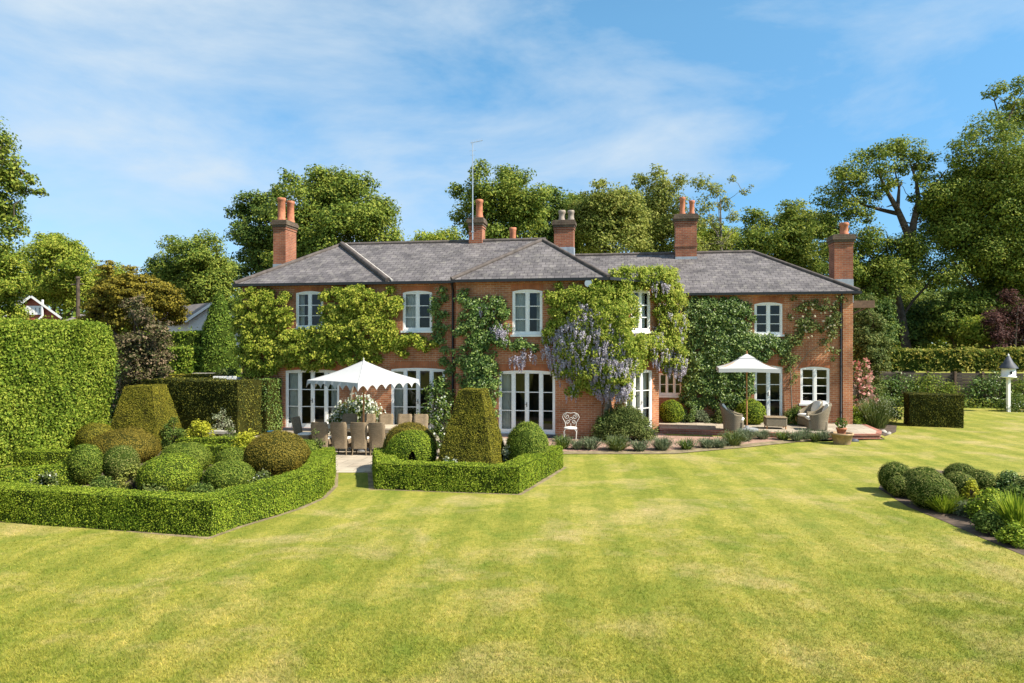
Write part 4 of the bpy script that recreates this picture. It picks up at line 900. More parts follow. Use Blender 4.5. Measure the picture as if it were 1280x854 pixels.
hedge('hornbeam_hedge', 'upper hornbeam hedge below the white gabled building', 'hedge', [dp(190, 420, 37), dp(258, 420, 37)], 1.6, 3.85, 'hornbeam_leaf', 'hedge_core', 300, .14, HG, cell=.5, amp=.06, off=(-.05, .1), nj=.75)
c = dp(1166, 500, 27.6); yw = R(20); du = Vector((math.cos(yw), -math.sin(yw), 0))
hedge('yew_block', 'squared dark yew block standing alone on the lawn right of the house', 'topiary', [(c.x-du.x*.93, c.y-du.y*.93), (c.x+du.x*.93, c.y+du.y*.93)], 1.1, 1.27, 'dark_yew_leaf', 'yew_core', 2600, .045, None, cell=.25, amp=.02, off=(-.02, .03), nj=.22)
# --- right bed: box balls and perennials
BR = 'box balls at the head of the right flower bed'
def B2(*a, **k): ball('box_ball', *a, group=BR, **k)
B2('leftmost box ball of the right bed, large and dark at its foot', 'topiary', 1120, 615, 20, 579, 'bronze_box_leaf', 'hedge_core')
B2('smallest box ball, tucked in front of the leftmost one', 'topiary', 1124, 621, 13, 595, 'bronze_box_leaf', 'hedge_core')
B2('box ball in the middle of the front cluster, behind the biggest', 'topiary', 1154, 622, 24, 584, 'bronze_box_leaf', 'hedge_core')
B2('biggest box ball of the right bed, nearest the lawn', 'topiary', 1165, 635, 28, 595, 'bronze_box_leaf', 'hedge_core')
B2('rearmost box ball of the right bed', 'topiary', 1202, 608, 20, 580, 'bronze_box_leaf', 'hedge_core')
B2('box ball with tan top beside the pale yellow shrub', 'topiary', 1200, 622, 19, 592, 'bronze_box_leaf', 'hedge_core')
B2('rightmost box ball of the right bed, partly behind leaves', 'topiary', 1225, 617, 19, 588, 'bronze_box_leaf', 'hedge_core')
tuft('grass_tuft', 'fine green grass tuft in front of the biggest box ball', 'plant', gp(1181, 640), .40, .42, 'box_leaf', 700, .010)
tuft('grass_tuft', 'bright daylily leaves at the right edge of the photo', 'plant', gp(1275, 668), .45, .75, 'box_leaf', 520, .022)
gb('yellow_shrub', 'pale yellow leaved small shrub among the right box balls', 'shrub', 1213, 627, 11, 600, 'euphorbia_leaf', size=.05, nclump=18, dens=1500)
gb('leafy_plant', 'bright green bushy perennial in the right bed, below the pale yellow shrub', 'plant', 1240, 651, 27, 615, 'box_leaf', size=.06, nclump=44)
gb('leafy_plant', 'large light green perennial mass at the right edge of the right bed', 'plant', 1272, 648, 24, 608, 'shrub_leaf', size=.06, nclump=44)
gb('leafy_plant', 'dark green shrub at the back of the right bed', 'plant', 1258, 620, 22, 590, 'ivy_leaf', size=.05, nclump=34)
gb('leafy_plant', 'low spreading ferny plant on the front edge of the right bed', 'plant', 1238, 667, 23, 641, 'shrub_leaf', size=.05, nclump=40)
gb('leafy_plant', 'grey leaved plant under the pale yellow shrub', 'plant', 1205, 644, 14, 627, 'lavender_leaf', size=.04, nclump=22)
gb('leafy_plant', 'rightmost green plant on the lawn edge of the right bed', 'plant', 1270, 682, 20, 655, 'box_leaf', size=.05, nclump=34)
gb('leafy_plant', 'grey green shrub at the far right end behind the daylilies', 'plant', 1285, 632, 22, 596, 'rose_leaf', size=.05, nclump=34)

for x_, y_, r__, h__, lf_, wh in ((12.6, 11.2, .9, .8, 'shrub_leaf', 'broad green perennial just outside the right edge, nearest the lawn'), (13.4, 13.0, .9, 1.0, 'box_leaf', 'bright perennial mass at the far end of the right bed'), (12.2, 14.6, .8, .7, 'rose_leaf', 'pale green perennial behind the daylilies at the far end of the right bed'), (13.6, 14.9, .7, .9, 'ivy_leaf', 'dark shrub at the back corner of the right bed'), (11.6, 12.9, .7, .6, 'lavender_leaf', 'grey green perennial in the middle of the right bed, right of the daylilies')):
    bush('leafy_plant', wh, 'plant', (x_, y_), r__, r__*.8, h__, lf_, size=.06, nclump=36)
# --- lavender along the terrace, roses and shrubs against the house
lav = [(703, 561, 14, 'behind the corner of the small parterre hedge'), (722, 562, 11, 'in front of the white metal chair'), (738, 562, 14, 'just right of the white metal chair'), (771, 563, 19, 'a dense dark green mound below the wisteria trunk'), (800, 564, 13, 'a thin greyish one right of the dense dark mound'), (827, 563, 15, 'in front of the brick pier'), (858, 562, 12, 'at the middle of the brick path edge'), (884, 560, 13, 'left of the parasol, beside the path bend'), (899, 560, 11, 'a grey one beneath the parasol'), (916, 557, 17, 'a wide one beneath the parasol base'), (931, 551, 15, 'the tallest, right under the parasol base'), (953, 549, 11, 'below the wicker footstool'), (979, 550, 11, 'a brownish one between footstool and armchairs'), (996, 552, 9, 'a grey one below the two armchairs'), (1007, 549, 12, 'a green one below the front armchair'), (1019, 552, 8, 'second from the terracotta pot'), (1029, 550, 10, 'beside the terracotta pot')]
for k, (px, py, rp, wh) in enumerate(lav):
    g = gp(px, py); tuft('lavender', 'lavender clump '+wh, 'lavender', g, rp*g.y/F*.95, .36+.10*(rp > 13)+rng.uniform(-.05, .05), ['lavender_leaf', 'rose_leaf', 'shrub_leaf'][0 if k % 3 else (1 if k % 2 else 2)], int(24*rp), .016, 'lavender clumps along the terrace edge', tip='lavender_leaf')
gp_ = hp(1.15, .35, 0)
bush('rosemary', 'big grey green bush at the canted corner under the wisteria', 'shrub', hp(.75, -.12, 0), .95, .55, 1.15, 'rose_leaf', size=.06, nclump=90, dens=1500)
bush('leafy_shrub', 'dark leafy shrub at the foot of the wisteria trunk', 'shrub', hp(.1, -.25, 0), .35, .3, 1.0, 'ivy_leaf', size=.07, nclump=30)
def ball_at(name, label, s, w_, r_, h, leaf, z0=TZ):
    c = hp(s, w_, z0); mb = MB(); dome_mesh(mb, c, r_, r_, z0+h-r_*1.0, r_, .03, zmin=z0); scatter(mb, 0, len(mb.f), 1300, .05, 1, (-.01, .03)); return tag(mb.build(name, ['hedge_core', leaf], origin=c), label, 'topiary', 'box balls on the raised terrace')
sa = P_RIGHT.pick(840, 510)[0]; ball_at('box_ball', 'box ball on the terrace under the small lower window', sa-.05, WR-.6, .46, .88, 'box_leaf')
sa = P_RIGHT.pick(938, 510)[0]; ball_at('box_ball', 'box ball on the terrace behind the parasol pole', sa-.1, WR-.7, .52, .95, 'box_leaf')
for px, lab, rr, hh, lf_ in ((872, 'grey green plant at the foot of the dark creeper, left one', .45, .45, 'lavender_leaf'), (898, 'grey green plant at the foot of the dark creeper, next to the armchair', .45, .45, 'rose_leaf'), (992, 'green plant under the climbing rose, behind the armchairs', .55, .6, 'shrub_leaf'), (862, 'dark shrub behind the grey green plants by the creeper', .4, .8, 'ivy_leaf')):
    sa = P_RIGHT.pick(px, 520)[0]; bush('leafy_plant', lab, 'plant', hp(sa, WR-.45, 0), rr, .35, hh, lf_, size=.06, nclump=26, z0=TZ)

# ------------------------------------------------------------------ climbing plants
def climber(name, label, cat, pieces, leaf, size, dens, flowers=None, stems=(), clump=.22, droop=.35, avoid=(), asp=.55, bulge_pow=.5):
    """pieces: (plane, px, py, rx, ry, bulge in m, density factor); flowers: (material, list of (plane, px, py, rx, ry, bulge, count), size)"""
    P0 = pieces[0][0]; a, z = P0.pick(pieces[0][1], pieces[0][2]); o = P0.pt(a, 0, .05)
    t = thing(name, label, cat, o); lf = MB()
    for (P, px, py, rx, ry, bl, df) in pieces:
        a1, z1 = P.pick(px, py); Y = P.pt(a1, z1).y; area = math.pi*rx*ry*(Y/F)**2
        nc = int(area*26*df)
        for k in range(nc):
            th = rng.uniform(0, 6.28); q = math.sqrt(rng.random())
            x, y = px+rx*q*math.cos(th), py+ry*q*math.sin(th)
            if any(b[0] < x < b[2] and b[1] < y < b[3] for b in avoid): continue
            a, z = P.pick(x, y); dep = .05+bl*(max(0, 1-q*q))**bulge_pow*rng.uniform(.45, 1.0)
            c = np.array(P.pt(a, z, dep)); n = max(5, int(dens*clump*clump*rng.uniform(.6, 1.4)))
            D = unit(rng.normal(0, 1, (n, 3)))*(rng.random((n, 1))**.5)*clump; D[:, 2] *= .8
            nr = np.array((P.n[0], P.n[1], .55)); C = c+D; dd = (C[:, :2]-P.o)@P.n; C[:, :2] += np.where(dd < .03, .03-dd, 0)[:, None]*P.n
            T = np.tile((0, 0, -1.), (n, 1))*droop+rng.normal(0, .5, (n, 3))
            lf.quads(leafq(C, nr+D*1.2, size*rng.uniform(.6, 1.3, n), asp, .5, T))
    st = MB()
    for pts, rad in stems: st.tube(pts, rad, 7)
    if st.f: st.build('stem', 'pale_bark', t)
    lf.build('foliage', leaf, t)
    if flowers:
        fm, fl_, fs, kind = flowers; fb = MB()
        for (P, px, py, rx, ry, bl, cnt) in fl_:
            for k in range(cnt):
                th = rng.uniform(0, 6.28); q = math.sqrt(rng.random()); x, y = px+rx*q*math.cos(th), py+ry*q*math.sin(th)
                if any(b[0]+2 < x < b[2]-2 and b[1] < y < b[3] for b in avoid): continue
                a, z = P.pick(x, y); c = np.array(P.pt(a, z, .06+bl*(max(0, 1-q*q))**bulge_pow*rng.uniform(.8, 1.12)+.05))
                if kind == 'raceme':                                # hanging tapering flower cluster
                    L_ = rng.uniform(.22, .44); n = 46; f = rng.random(n)**.8; rr = (.058*(1-f)+.012)
                    an = rng.uniform(0, 6.28, n); C = np.stack([c[0]+rr*np.cos(an), c[1]+rr*np.sin(an), c[2]-L_*f], 1)
                    N_ = np.stack([np.cos(an), np.sin(an), np.full(n, .3)], 1); fb.quads(leafq(C, N_, fs*(1.15-.5*f), .85, .3))
                else:
                    n = 7; D = unit(rng.normal(0, 1, (n, 3))+np.array((P.n[0], P.n[1], .2))*1.2); fb.quads(leafq(c+D*fs*.35, D, np.full(n, fs), .9, .2))
        fb.build('flowers', fm, t)
    return t
W1, W2, W3 = (369, 360, 402, 413), (503, 360, 541, 417), (638, 360, 680, 422)
D1, D2, D3 = (356, 461, 424, 540), (487, 460, 557, 540), (622, 464, 695, 545)
LP, WP, CP, RP = P_LEFT, P_WING, P_CH, P_RIGHT
def lst(P, *pts): return [P.pt(*P.pick(x, y), .08) for x, y in pts]
vp = [(LP, 322, 400, 26, 42, .5, 1), (LP, 350, 388, 20, 26, .5, 1), (LP, 330, 440, 30, 28, .55, 1), (LP, 370, 432, 34, 22, .5, 1), (LP, 428, 385, 26, 26, .5, 1), (LP, 452, 378, 30, 20, .55, 1), (LP, 420, 420, 34, 26, .55, 1), (LP, 460, 415, 38, 30, .55, 1), (LP, 395, 440, 40, 20, .5, 1), (LP, 440, 444, 36, 18, .45, .8), (LP, 485, 388, 22, 26, .4, .9), (LP, 500, 425, 30, 12, .3, .7), (LP, 520, 434, 28, 12, .25, .6), (LP, 345, 460, 22, 10, .35, .6), (LP, 316, 458, 14, 14, .4, .8)]
climber('golden_creeper', 'thick yellow green creeper covering the left part of the house front', 'creeper', vp, 'vine_leaf', .105, 1750, None,
        [(lst(LP, (437, 545), (440, 490), (452, 452), (430, 415), (380, 430), (330, 420)), [.06, .055, .05, .04, .03, .015]), (lst(LP, (452, 452), (480, 430), (530, 435)), [.04, .03, .012])], avoid=[W1, W2, D1, D2], droop=.5)
gv = [(LP, 548, 385, 10, 26, .14, .7), (LP, 553, 425, 9, 34, .14, .6), (LP, 560, 470, 8, 20, .12, .5), (WP, 606, 390, 28, 24, .22, .9), (WP, 592, 420, 20, 40, .25, 1), (WP, 584, 375, 12, 12, .15, .6), (WP, 600, 455, 18, 36, .28, 1), (WP, 612, 490, 14, 38, .3, 1), (WP, 596, 490, 18, 20, .25, .8), (WP, 625, 420, 18, 16, .2, .7), (WP, 645, 428, 24, 9, .2, .7), (WP, 660, 432, 20, 8, .2, .5), (WP, 575, 440, 8, 40, .12, .5), (WP, 622, 518, 9, 24, .2, .6)]
climber('green_creeper', 'dark green creeper with a few lilac blossoms beside the middle drainpipe', 'creeper', gv, 'ivy_leaf', .105, 1150,
        ('lilac_petal', [(WP, 628, 414, 14, 12, .25, 20), (WP, 648, 448, 10, 8, .2, 14), (WP, 610, 385, 12, 8, .2, 4), (WP, 665, 438, 12, 6, .2, 8)], .05, 'raceme'),
        [(lst(WP, (612, 548), (608, 500), (598, 450), (592, 400), (606, 375)), [.035, .03, .025, .02, .01])], avoid=[W2, W3, D2, D3])
wv_ = [(WP, 708, 378, 26, 22, .35, 1), (WP, 735, 372, 24, 18, .4, 1), (WP, 735, 400, 36, 30, .5, 1), (WP, 702, 420, 22, 20, .35, .8), (WP, 740, 435, 40, 28, .6, 1), (WP, 770, 420, 34, 40, .6, 1), (WP, 715, 455, 24, 18, .4, .7), (WP, 750, 465, 38, 26, .6, 1), (WP, 775, 470, 28, 30, .6, 1), (WP, 722, 485, 20, 10, .3, .5), (WP, 700, 405, 14, 20, .25, .7),
       (CP, 770, 355, 14, 18, .35, 1), (CP, 783, 349, 20, 16, .45, 1), (CP, 808, 349, 24, 13, .5, 1), (CP, 830, 352, 14, 16, .5, 1), (CP, 778, 385, 14, 30, .45, 1), (CP, 828, 380, 13, 34, .45, 1), (CP, 826, 430, 17, 30, .45, 1), (CP, 800, 435, 26, 16, .5, 1), (CP, 784, 450, 18, 16, .5, 1), (CP, 832, 455, 12, 12, .4, .9), (CP, 770, 440, 14, 40, .5, 1), (CP, 781, 480, 9, 18, .35, .8), (CP, 832, 372, 14, 26, .65, 1.2), (CP, 836, 410, 13, 28, .65, 1.2), (CP, 834, 445, 14, 20, .65, 1.2), (CP, 800, 344, 30, 10, .6, 1.2), (CP, 768, 372, 14, 24, .5, 1), (CP, 805, 428, 26, 12, .6, 1.2), (CP, 765, 400, 14, 26, .55, 1), (WP, 752, 400, 16, 40, .6, 1), (WP, 748, 362, 14, 12, .4, 1), (WP, 725, 440, 30, 24, .5, 1)]
wf = [(WP, 740, 425, 48, 46, .55, 210), (WP, 765, 460, 34, 34, .6, 130), (WP, 706, 440, 22, 30, .35, 64), (WP, 690, 430, 14, 16, .25, 18), (WP, 775, 482, 26, 12, .5, 48), (CP, 820, 430, 18, 22, .45, 34), (CP, 832, 455, 10, 14, .4, 20), (WP, 715, 482, 10, 12, .25, 6), (CP, 800, 425, 24, 12, .45, 14), (WP, 730, 385, 20, 14, .35, 12), (CP, 815, 358, 20, 6, .45, 12), (CP, 836, 450, 12, 16, .65, 26), (CP, 834, 405, 12, 28, .65, 10), (WP, 740, 395, 22, 22, .55, 26)]
climber('wisteria', 'wisteria with masses of hanging lilac blossom over the canted corner of the house', 'creeper', wv_, 'wisteria_leaf', .10, 1500, ('lilac_petal', wf, .052, 'raceme'),
        [(lst(WP, (755, 552), (757, 520), (760, 495), (752, 460), (735, 430), (720, 400)), [.11, .10, .08, .06, .04, .02]), (lst(WP, (762, 550), (764, 515), (761, 490), (772, 450), (778, 400)), [.06, .055, .05, .04, .02])], avoid=[W3, D3, (791, 361, 813, 418), (786, 466, 814, 545)], droop=.7)
iv = [(RP, 888, 408, 38, 36, .28, 1), (RP, 868, 400, 22, 28, .28, 1), (RP, 915, 395, 26, 20, .26, 1), (RP, 880, 450, 36, 36, .32, 1), (RP, 912, 450, 34, 36, .32, 1), (RP, 870, 485, 24, 26, .3, 1), (RP, 905, 490, 34, 24, .3, 1), (RP, 955, 436, 24, 16, .22, .9), (RP, 930, 430, 20, 22, .25, 1), (RP, 935, 470, 9, 30, .2, .8), (RP, 975, 428, 10, 10, .15, .5)]
climber('dark_creeper', 'dense dark green evergreen creeper on the wall left of the parasol', 'creeper', iv, 'ivy_leaf', .105, 1600, ('cream_petal', [(RP, 890, 400, 34, 24, .28, 16), (RP, 945, 430, 20, 10, .2, 6)], .05, 'rose'),
        [(lst(RP, (895, 528), (893, 490), (885, 450), (895, 410)), [.04, .035, .03, .015])], avoid=[(941, 376, 979, 421), (942, 458, 979, 530), (830, 376, 854, 420), (826, 465, 853, 497)])
rv = [(RP, 1000, 398, 14, 14, 0.17, 1.00), (RP, 1010, 410, 18, 8, 0.17, 1.00), (RP, 990, 425, 14, 14, 0.17, 1.00), (RP, 985, 450, 12, 16, 0.14, 0.80), (RP, 1032, 380, 16, 8, 0.20, 1.00), (RP, 1040, 400, 10, 14, 0.17, 1.00), (RP, 1036, 420, 10, 16, 0.14, 0.80), (RP, 1012, 385, 12, 8, 0.14, 0.70), (RP, 990, 470, 7, 18, 0.11, 0.60), (RP, 1046, 374, 10, 6, 0.21, 1.00), (RP, 1000, 372, 8, 4, 0.14, 0.70), (RP, 986, 440, 10, 8, 0.14, 0.80), (RP, 1040, 440, 6, 10, 0.11, 0.60)]
climber('climbing_rose', 'thin climbing rose with pale blooms round the upper right window', 'creeper', rv, 'rose_leaf', .085, 900, ('cream_petal', [(RP, 1012, 400, 24, 26, .14, 20), (RP, 1036, 390, 12, 26, .14, 14), (RP, 1034, 425, 8, 18, .1, 6)], .075, 'rose'),
        [(lst(RP, (990, 528), (988, 480), (986, 440), (1002, 405), (1034, 382)), [.025, .022, .018, .014, .008]), (lst(RP, (988, 470), (1010, 440), (1038, 425), (1036, 385)), [.014, .012, .01, .006])], avoid=[(941, 376, 979, 421), (998, 457, 1039, 508)], clump=.19)

# plants by the right end of the house
g = Vector(dp(1076, 530, 28.0)); bush('pink_rose', 'tall pink rose in full bloom at the right corner of the house', 'shrub', (g.x, g.y), .62, .5, 2.95, 'rose_leaf', size=.08, nclump=60, flower='pink_petal', fl_n=420, fl_s=.13, dens=420)
g = dp(1068, 530, 27.0); bush('leafy_shrub', 'yellow green low shrub at the right corner of the house', 'shrub', (g.x, g.y), .45, .4, .85, 'box_leaf', size=.06, nclump=30)
g = dp(1093, 530, 26.9); tuft('tall_grasses', 'tall feathery grey green clump beside the terrace end', 'plant', (g.x, g.y), .85, 1.2, 'rose_leaf', 900, .016, tip='silver_leaf', spread=.55)
g = dp(1108, 530, 28.6); bush('leafy_shrub', 'dark shrub behind the feathery clump', 'shrub', (g.x, g.y), .7, .6, 1.3, 'ivy_leaf', size=.08, nclump=40, dens=900)

# ------------------------------------------------------------------ dining set under the scalloped canopy
def frame(c, yaw):
    c = Vector(c); x = Vector((math.cos(yaw), math.sin(yaw), 0)); y = Vector((-math.sin(yaw), math.cos(yaw), 0))
    return lambda a, b, z: c+x*a+y*b+Z3*z
def rbox(mb, x0, x1, y0, y1, z0, z1, b=.015, mat=0):
    """box with chamfered edges in local axes"""
    def ring(i, z): return [Vector((x0+i, y0, z)), Vector((x1-i, y0, z)), Vector((x1, y0+i, z)), Vector((x1, y1-i, z)), Vector((x1-i, y1, z)), Vector((x0+i, y1, z)), Vector((x0, y1-i, z)), Vector((x0, y0+i, z))]
    def shr(p): cx, cy = (x0+x1)/2, (y0+y1)/2; return [Vector((cx+(q.x-cx)*(1-2*b/(x1-x0)), cy+(q.y-cy)*(1-2*b/(y1-y0)), q.z)) for q in p]
    rows = [shr(ring(b, z0)), ring(b, z0+b), ring(b, z1-b), shr(ring(b, z1))]
    mb.grid(rows, mat, False, True); mb.poly(rows[0][::-1], mat); mb.poly(rows[-1], mat)
def origin_thing(name, label, cat, group=None): return thing(name, label, cat, (0, 0, 0), group)
def make_dining_chair():
    """faces +y; origin on the floor below the seat"""
    t = origin_thing('dining_chair', 'x', 'chair', 'wicker dining chairs under the canopy')
    b = MB(); rows = []
    for k in range(9):                                                # tall back, slightly hollow and raked, rounded top
        f = k/8; z = .20+.80*f; y = -.235-.16*max(0, f-.3); wd = .225+.03*f-(.03 if k == 8 else 0)
        rows.append([Vector((wd*s, y-.03*(1-abs(s)**2)*f+.0, z)) for s in (-1, -.6, -.2, .2, .6, 1)]+[Vector((wd*s, y+.055-.03*(1-abs(s)**2)*f, z)) for s in (1, .6, .2, -.2, -.6, -1)])
    b.grid(rows, 0, True, True); b.poly(rows[0][::-1]); b.poly(rows[-1]); b.build('backrest', 'wicker', t)
    s = MB(); rbox(s, -.225, .225, -.175, .235, .20, .44, .02); s.build('seat', 'wicker', t)
    c = MB(); rbox(c, -.215, .215, -.165, .245, .443, .505, .025); c.build('seat_cushion', 'cushion', t)
    for sx in (-1, 1):
        for y in (-.21, .21):
            l = MB(); l.tube([(sx*.195, y, .205), (sx*.21, y*1.06, 0)], [.022, .016], 8); l.build('leg', 'wicker', t)
    return t
YD = 21.28; tc_ = Vector((dp(462, 500, YD).x, YD, 0))
ch0 = make_dining_chair(); first = True
def place(px, Y, back, label):
    global first
    p = Vector((dp(px, 500, Y).x, Y, .006)); ry = (0 if back else math.pi)-TH*.5+rng.uniform(-.05, .05)
    if first: ch0.location = p; ch0.rotation_euler = (0, 0, ry); ch0['label'] = label; first = False
    else: dup(ch0, p, ry, label)
place(403, 20.62, True, 'leftmost wicker dining chair with its back to the lawn, half behind the rose bush')
place(428, 20.6, True, 'second wicker dining chair from the left with its back to the lawn')
place(451.5, 20.55, True, 'third wicker dining chair from the left with its back to the lawn')
place(474, 20.5, True, 'wicker dining chair backing the lawn, next to the hollowed box ball')
place(434, 22.35, False, 'wicker chair on the house side of the table, before the white flowering bush, left one')
place(457, 22.3, False, 'wicker chair on the house side of the table, behind the canopy pole')
place(480, 22.25, False, 'wicker chair on the house side of the table, just right of the white flowering bush')
place(503, 22.2, False, 'wicker chair on the house side, in front of the right french door')
place(524, 22.15, False, 'rightmost wicker chair on the house side of the table')
dup(ch0, Vector((dp(381, 500, 21.6).x, 21.6, .006)), -math.pi/2-TH, 'wicker chair at the left head of the dining table')
t = thing('dining_table', 'long pale dining table under the white scalloped canopy', 'table', (tc_.x, tc_.y, .006))
fr_ = frame((tc_.x, tc_.y, .006), -TH*.6); L2 = 1.62
tb = MB(); tb.box(fr_(0, 0, .735), (fr_(1, 0, 0)-fr_(0, 0, 0))*L2, (fr_(0, 1, 0)-fr_(0, 0, 0))*.46, Z3*.02); tb.build('tabletop', 'table_wood', t)
ap = MB(); ap.box(fr_(0, 0, .67), (fr_(1, 0, 0)-fr_(0, 0, 0))*(L2-.12), (fr_(0, 1, 0)-fr_(0, 0, 0))*.38, Z3*.042); ap.build('apron', 'table_wood', t)
for sx in (-1, 1):
    for sy in (-1, 1):
        l = MB(); l.box(fr_(sx*(L2-.10), sy*.36, .313), (fr_(1, 0, 0)-fr_(0, 0, 0))*.035, (fr_(0, 1, 0)-fr_(0, 0, 0))*.035, Z3*.313); l.build('leg', 'table_wood', t)

def canopy(name, label, c, half, yaw, zpk, zev, drop, n_scal, vent=False, polemat='teak', z0=0.0, pole_r=.025, base=None):
    t = thing(name, label, 'parasol', (c[0], c[1], z0)); fr = frame((c[0], c[1], 0), yaw); m = MB()
    cs = [(-half, -half), (half, -half), (half, half), (-half, half)]
    ztop = zpk-(.13 if vent else 0); kin = .17 if vent else .0
    for i in range(4):
        a, b = cs[i], cs[(i+1) % 4]; rows = []
        for k in range(9):
            f = k/8; q = kin+(1-kin)*f; z = ztop+(zev-ztop)*f+.05*math.sin(math.pi*f)*-1
            rows.append([fr(*(np.array(a)*(1-s)*q+np.array(b)*s*q), z-.05*f*math.sin(math.pi*s)*(-.35)) for s in np.linspace(0, 1, 13)])
        m.grid(rows[::-1], 0, True)
        for k in range(0): pass
    m.build('canopy_top', 'canvas', t)
    sm_ = MB()
    for i in range(4):                                                # sewn seams along the hips
        a = np.array(cs[i]); sm_.tube([fr(*(a*q_), ztop+(zev-ztop)*((q_-kin)/(1-kin))-.05*math.sin(math.pi*(q_-kin)/(1-kin))+.004) for q_ in np.linspace(kin+.02, 1, 9)], .009, 5)
    sm_.build('seam', 'canvas', t)
    v = MB()
    for i in range(4):                                                # valance hanging from each edge, cut in points
        a, b = np.array(cs[i]), np.array(cs[(i+1) % 4]); N = n_scal*8 if n_scal else 12
        top, bot = [], []
        for k in range(N+1):
            s = k/N; p = a*(1-s)+b*s; o = 1.006
            d = drop*(.36+.64*(1-abs(math.sin(math.pi*s*n_scal)))) if n_scal else drop
            wv = .012*math.sin(s*40) if n_scal else 0
            top.append(fr(*(p*o), zev+.004+.0175*math.sin(math.pi*s))); bot.append(fr(*(p*(o+.015+wv)), zev-d+.0175*math.sin(math.pi*s)))
        v.grid([bot, top], 0, False)
    v.build('valance', 'canvas', t)
    if vent:
        w = MB()
        for i in range(4):
            a, b = np.array(cs[i])*.27, np.array(cs[(i+1) % 4])*.27; w.poly([fr(*a, ztop-.035), fr(*b, ztop-.035), fr(0, 0, zpk)]); w.poly([fr(*a, ztop-.085), fr(*b, ztop-.085), fr(*b, ztop-.035), fr(*a, ztop-.035)])
        w.build('vent_cap', 'canvas', t)
    p = MB(); p.tube([fr(0, 0, z0+.02), fr(0, 0, zpk-.02)], pole_r, 10); p.build('pole', polemat, t)
    fn = MB(); fn.lathe(fr(0, 0, 0), [(.03, zpk-.03), (.035, zpk+.01), (.012, zpk+.04), (.022, zpk+.07), (.004, zpk+.10)], 10); fn.build('finial', 'canvas' if not vent else polemat, t)
    for i in range(4):
        r_ = MB(); a = np.array(cs[i]); r_.tube([fr(0, 0, zpk-.12), fr(*(a*.98), zev-.01)], .012, 6); r_.tube([fr(0, 0, zev-.18), fr(*(a*.5), (zpk-.12)*.5+zev*.5-.015)], .009, 6); r_.build('rib', polemat, t)
    if base: base(t, fr)
    return t
def small_base(t, fr):
    b = MB(); b.lathe(fr(0, 0, 0), [(.27, .01), (.27, .06), (.22, .09), (.06, .11), (.045, .30), (.03, .30)], 20); b.build('base', 'grey_stone', t)
cx = dp(454.5, 460, YD); canopy('canopy_parasol', 'large white square garden canopy with scalloped edge over the dining table', (cx.x, YD), 1.20, R(45)+R(7), 2.80, 2.20, .24, 7, base=small_base, z0=.006, pole_r=.028)
def disc_base(t, fr):
    b = MB(); b.lathe(fr(0, 0, TZ), [(.38, .004), (.40, .03), (.40, .085), (.36, .105), (.08, .115), (.06, .20), (.035, .20)], 28); b.build('base', 'grey_stone', t)
YP = 24.55; cx = dp(933.5, 460, YP); canopy('parasol', 'cream market parasol with vented top and wooden pole on the raised terrace', (cx.x, YP), 1.0, R(-14), 2.97, 2.45, .13, 0, True, z0=TZ, base=disc_base)

# ------------------------------------------------------------------ terrace lounge: wicker tub armchairs and footstool
def make_armchair():
    """faces +x; origin on the floor"""
    t = origin_thing('wicker_armchair', 'x', 'armchair', 'grey wicker tub armchairs on the terrace')
    b = MB(); n = 29; out, inn = [], []
    hs = []
    for k in range(n):                                                # tub shell: high raked back sweeping down to the arms
        a = math.pi*(.22+1.56*k/(n-1)); q = (1-math.cos(2*math.pi*k/(n-1)))/2
        hs.append((a, .56+.40*q**1.5))
    rows = []
    for f in np.linspace(0, 1, 8):
        row = []
        for a, h in hs:
            r = .35+.05*f; back = max(0, -math.cos(a)); ex = .16*back*max(0, f*h-.35)
            row.append(Vector((r*1.0*math.cos(a)*1.02-ex, r*math.sin(a)*1.03, .03+(h-.03)*f)))
        rows.append(row)
    inner_ = [[Vector((p.x*.84+.0, p.y*.84, p.z)) for p in r] for r in rows]
    b.grid(rows, 0, True); b.grid([r[::-1] for r in inner_], 0, True)
    b.grid([rows[-1], [Vector(((p.x+q.x)/2, (p.y+q.y)/2, p.z+.03)) for p, q in zip(rows[-1], inner_[-1])], inner_[-1]], 0, True)
    for e in (0, -1): b.grid([[r[e] for r in rows], [r[e] for r in inner_]], 0, False)
    b.build('shell', 'wicker_grey', t)
    s = MB(); rbox(s, -.30, .34, -.29, .29, .04, .36, .03); s.build('seat', 'wicker_grey', t)
    c = MB(); rbox(c, -.26, .36, -.275, .275, .363, .47, .04); c.build('seat_cushion', 'cushion', t)
    p = MB(); rows = []
    for f in np.linspace(0, 1, 9):
        th = .085*math.sin(math.pi*min(1, max(.08, f*.9+.05)))**.6; w_ = .24*(1-.25*abs(2*f-1)**3)
        x = -.20-.17*f; z = .49+.46*f
        rows.append([Vector((x+th*.9*math.cos(a), w_*math.sin(a), z)) for a in np.linspace(0, 2*math.pi, 17)[:-1]])
    p.grid(rows, 0, True, True); p.poly(rows[0][::-1]); p.poly(rows[-1]); p.build('back_cushion', 'cushion', t)
    return t
ac = make_armchair()
Y1 = 24.75; ac.location = (dp(917, 520, Y1).x, Y1, TZ); ac.rotation_euler = (0, 0, R(-22)); ac['label'] = 'wicker tub armchair left of the parasol pole, turned to the right'
Y2 = 24.9; dup(ac, (dp(1021, 520, Y2).x, Y2, TZ), R(180-12), 'front wicker tub armchair of the pair by the window, nearest the lawn')
Y3 = 26.0; dup(ac, (dp(1012, 520, Y3).x, Y3, TZ), R(180+14), 'rear wicker tub armchair of the pair, closest to the house wall')
t = origin_thing('footstool', 'square wicker footstool between the armchairs on the terrace', 'footstool')
s = MB(); rbox(s, -.37, .37, -.30, .30, .10, .40, .03); s.build('body', 'wicker_grey', t)
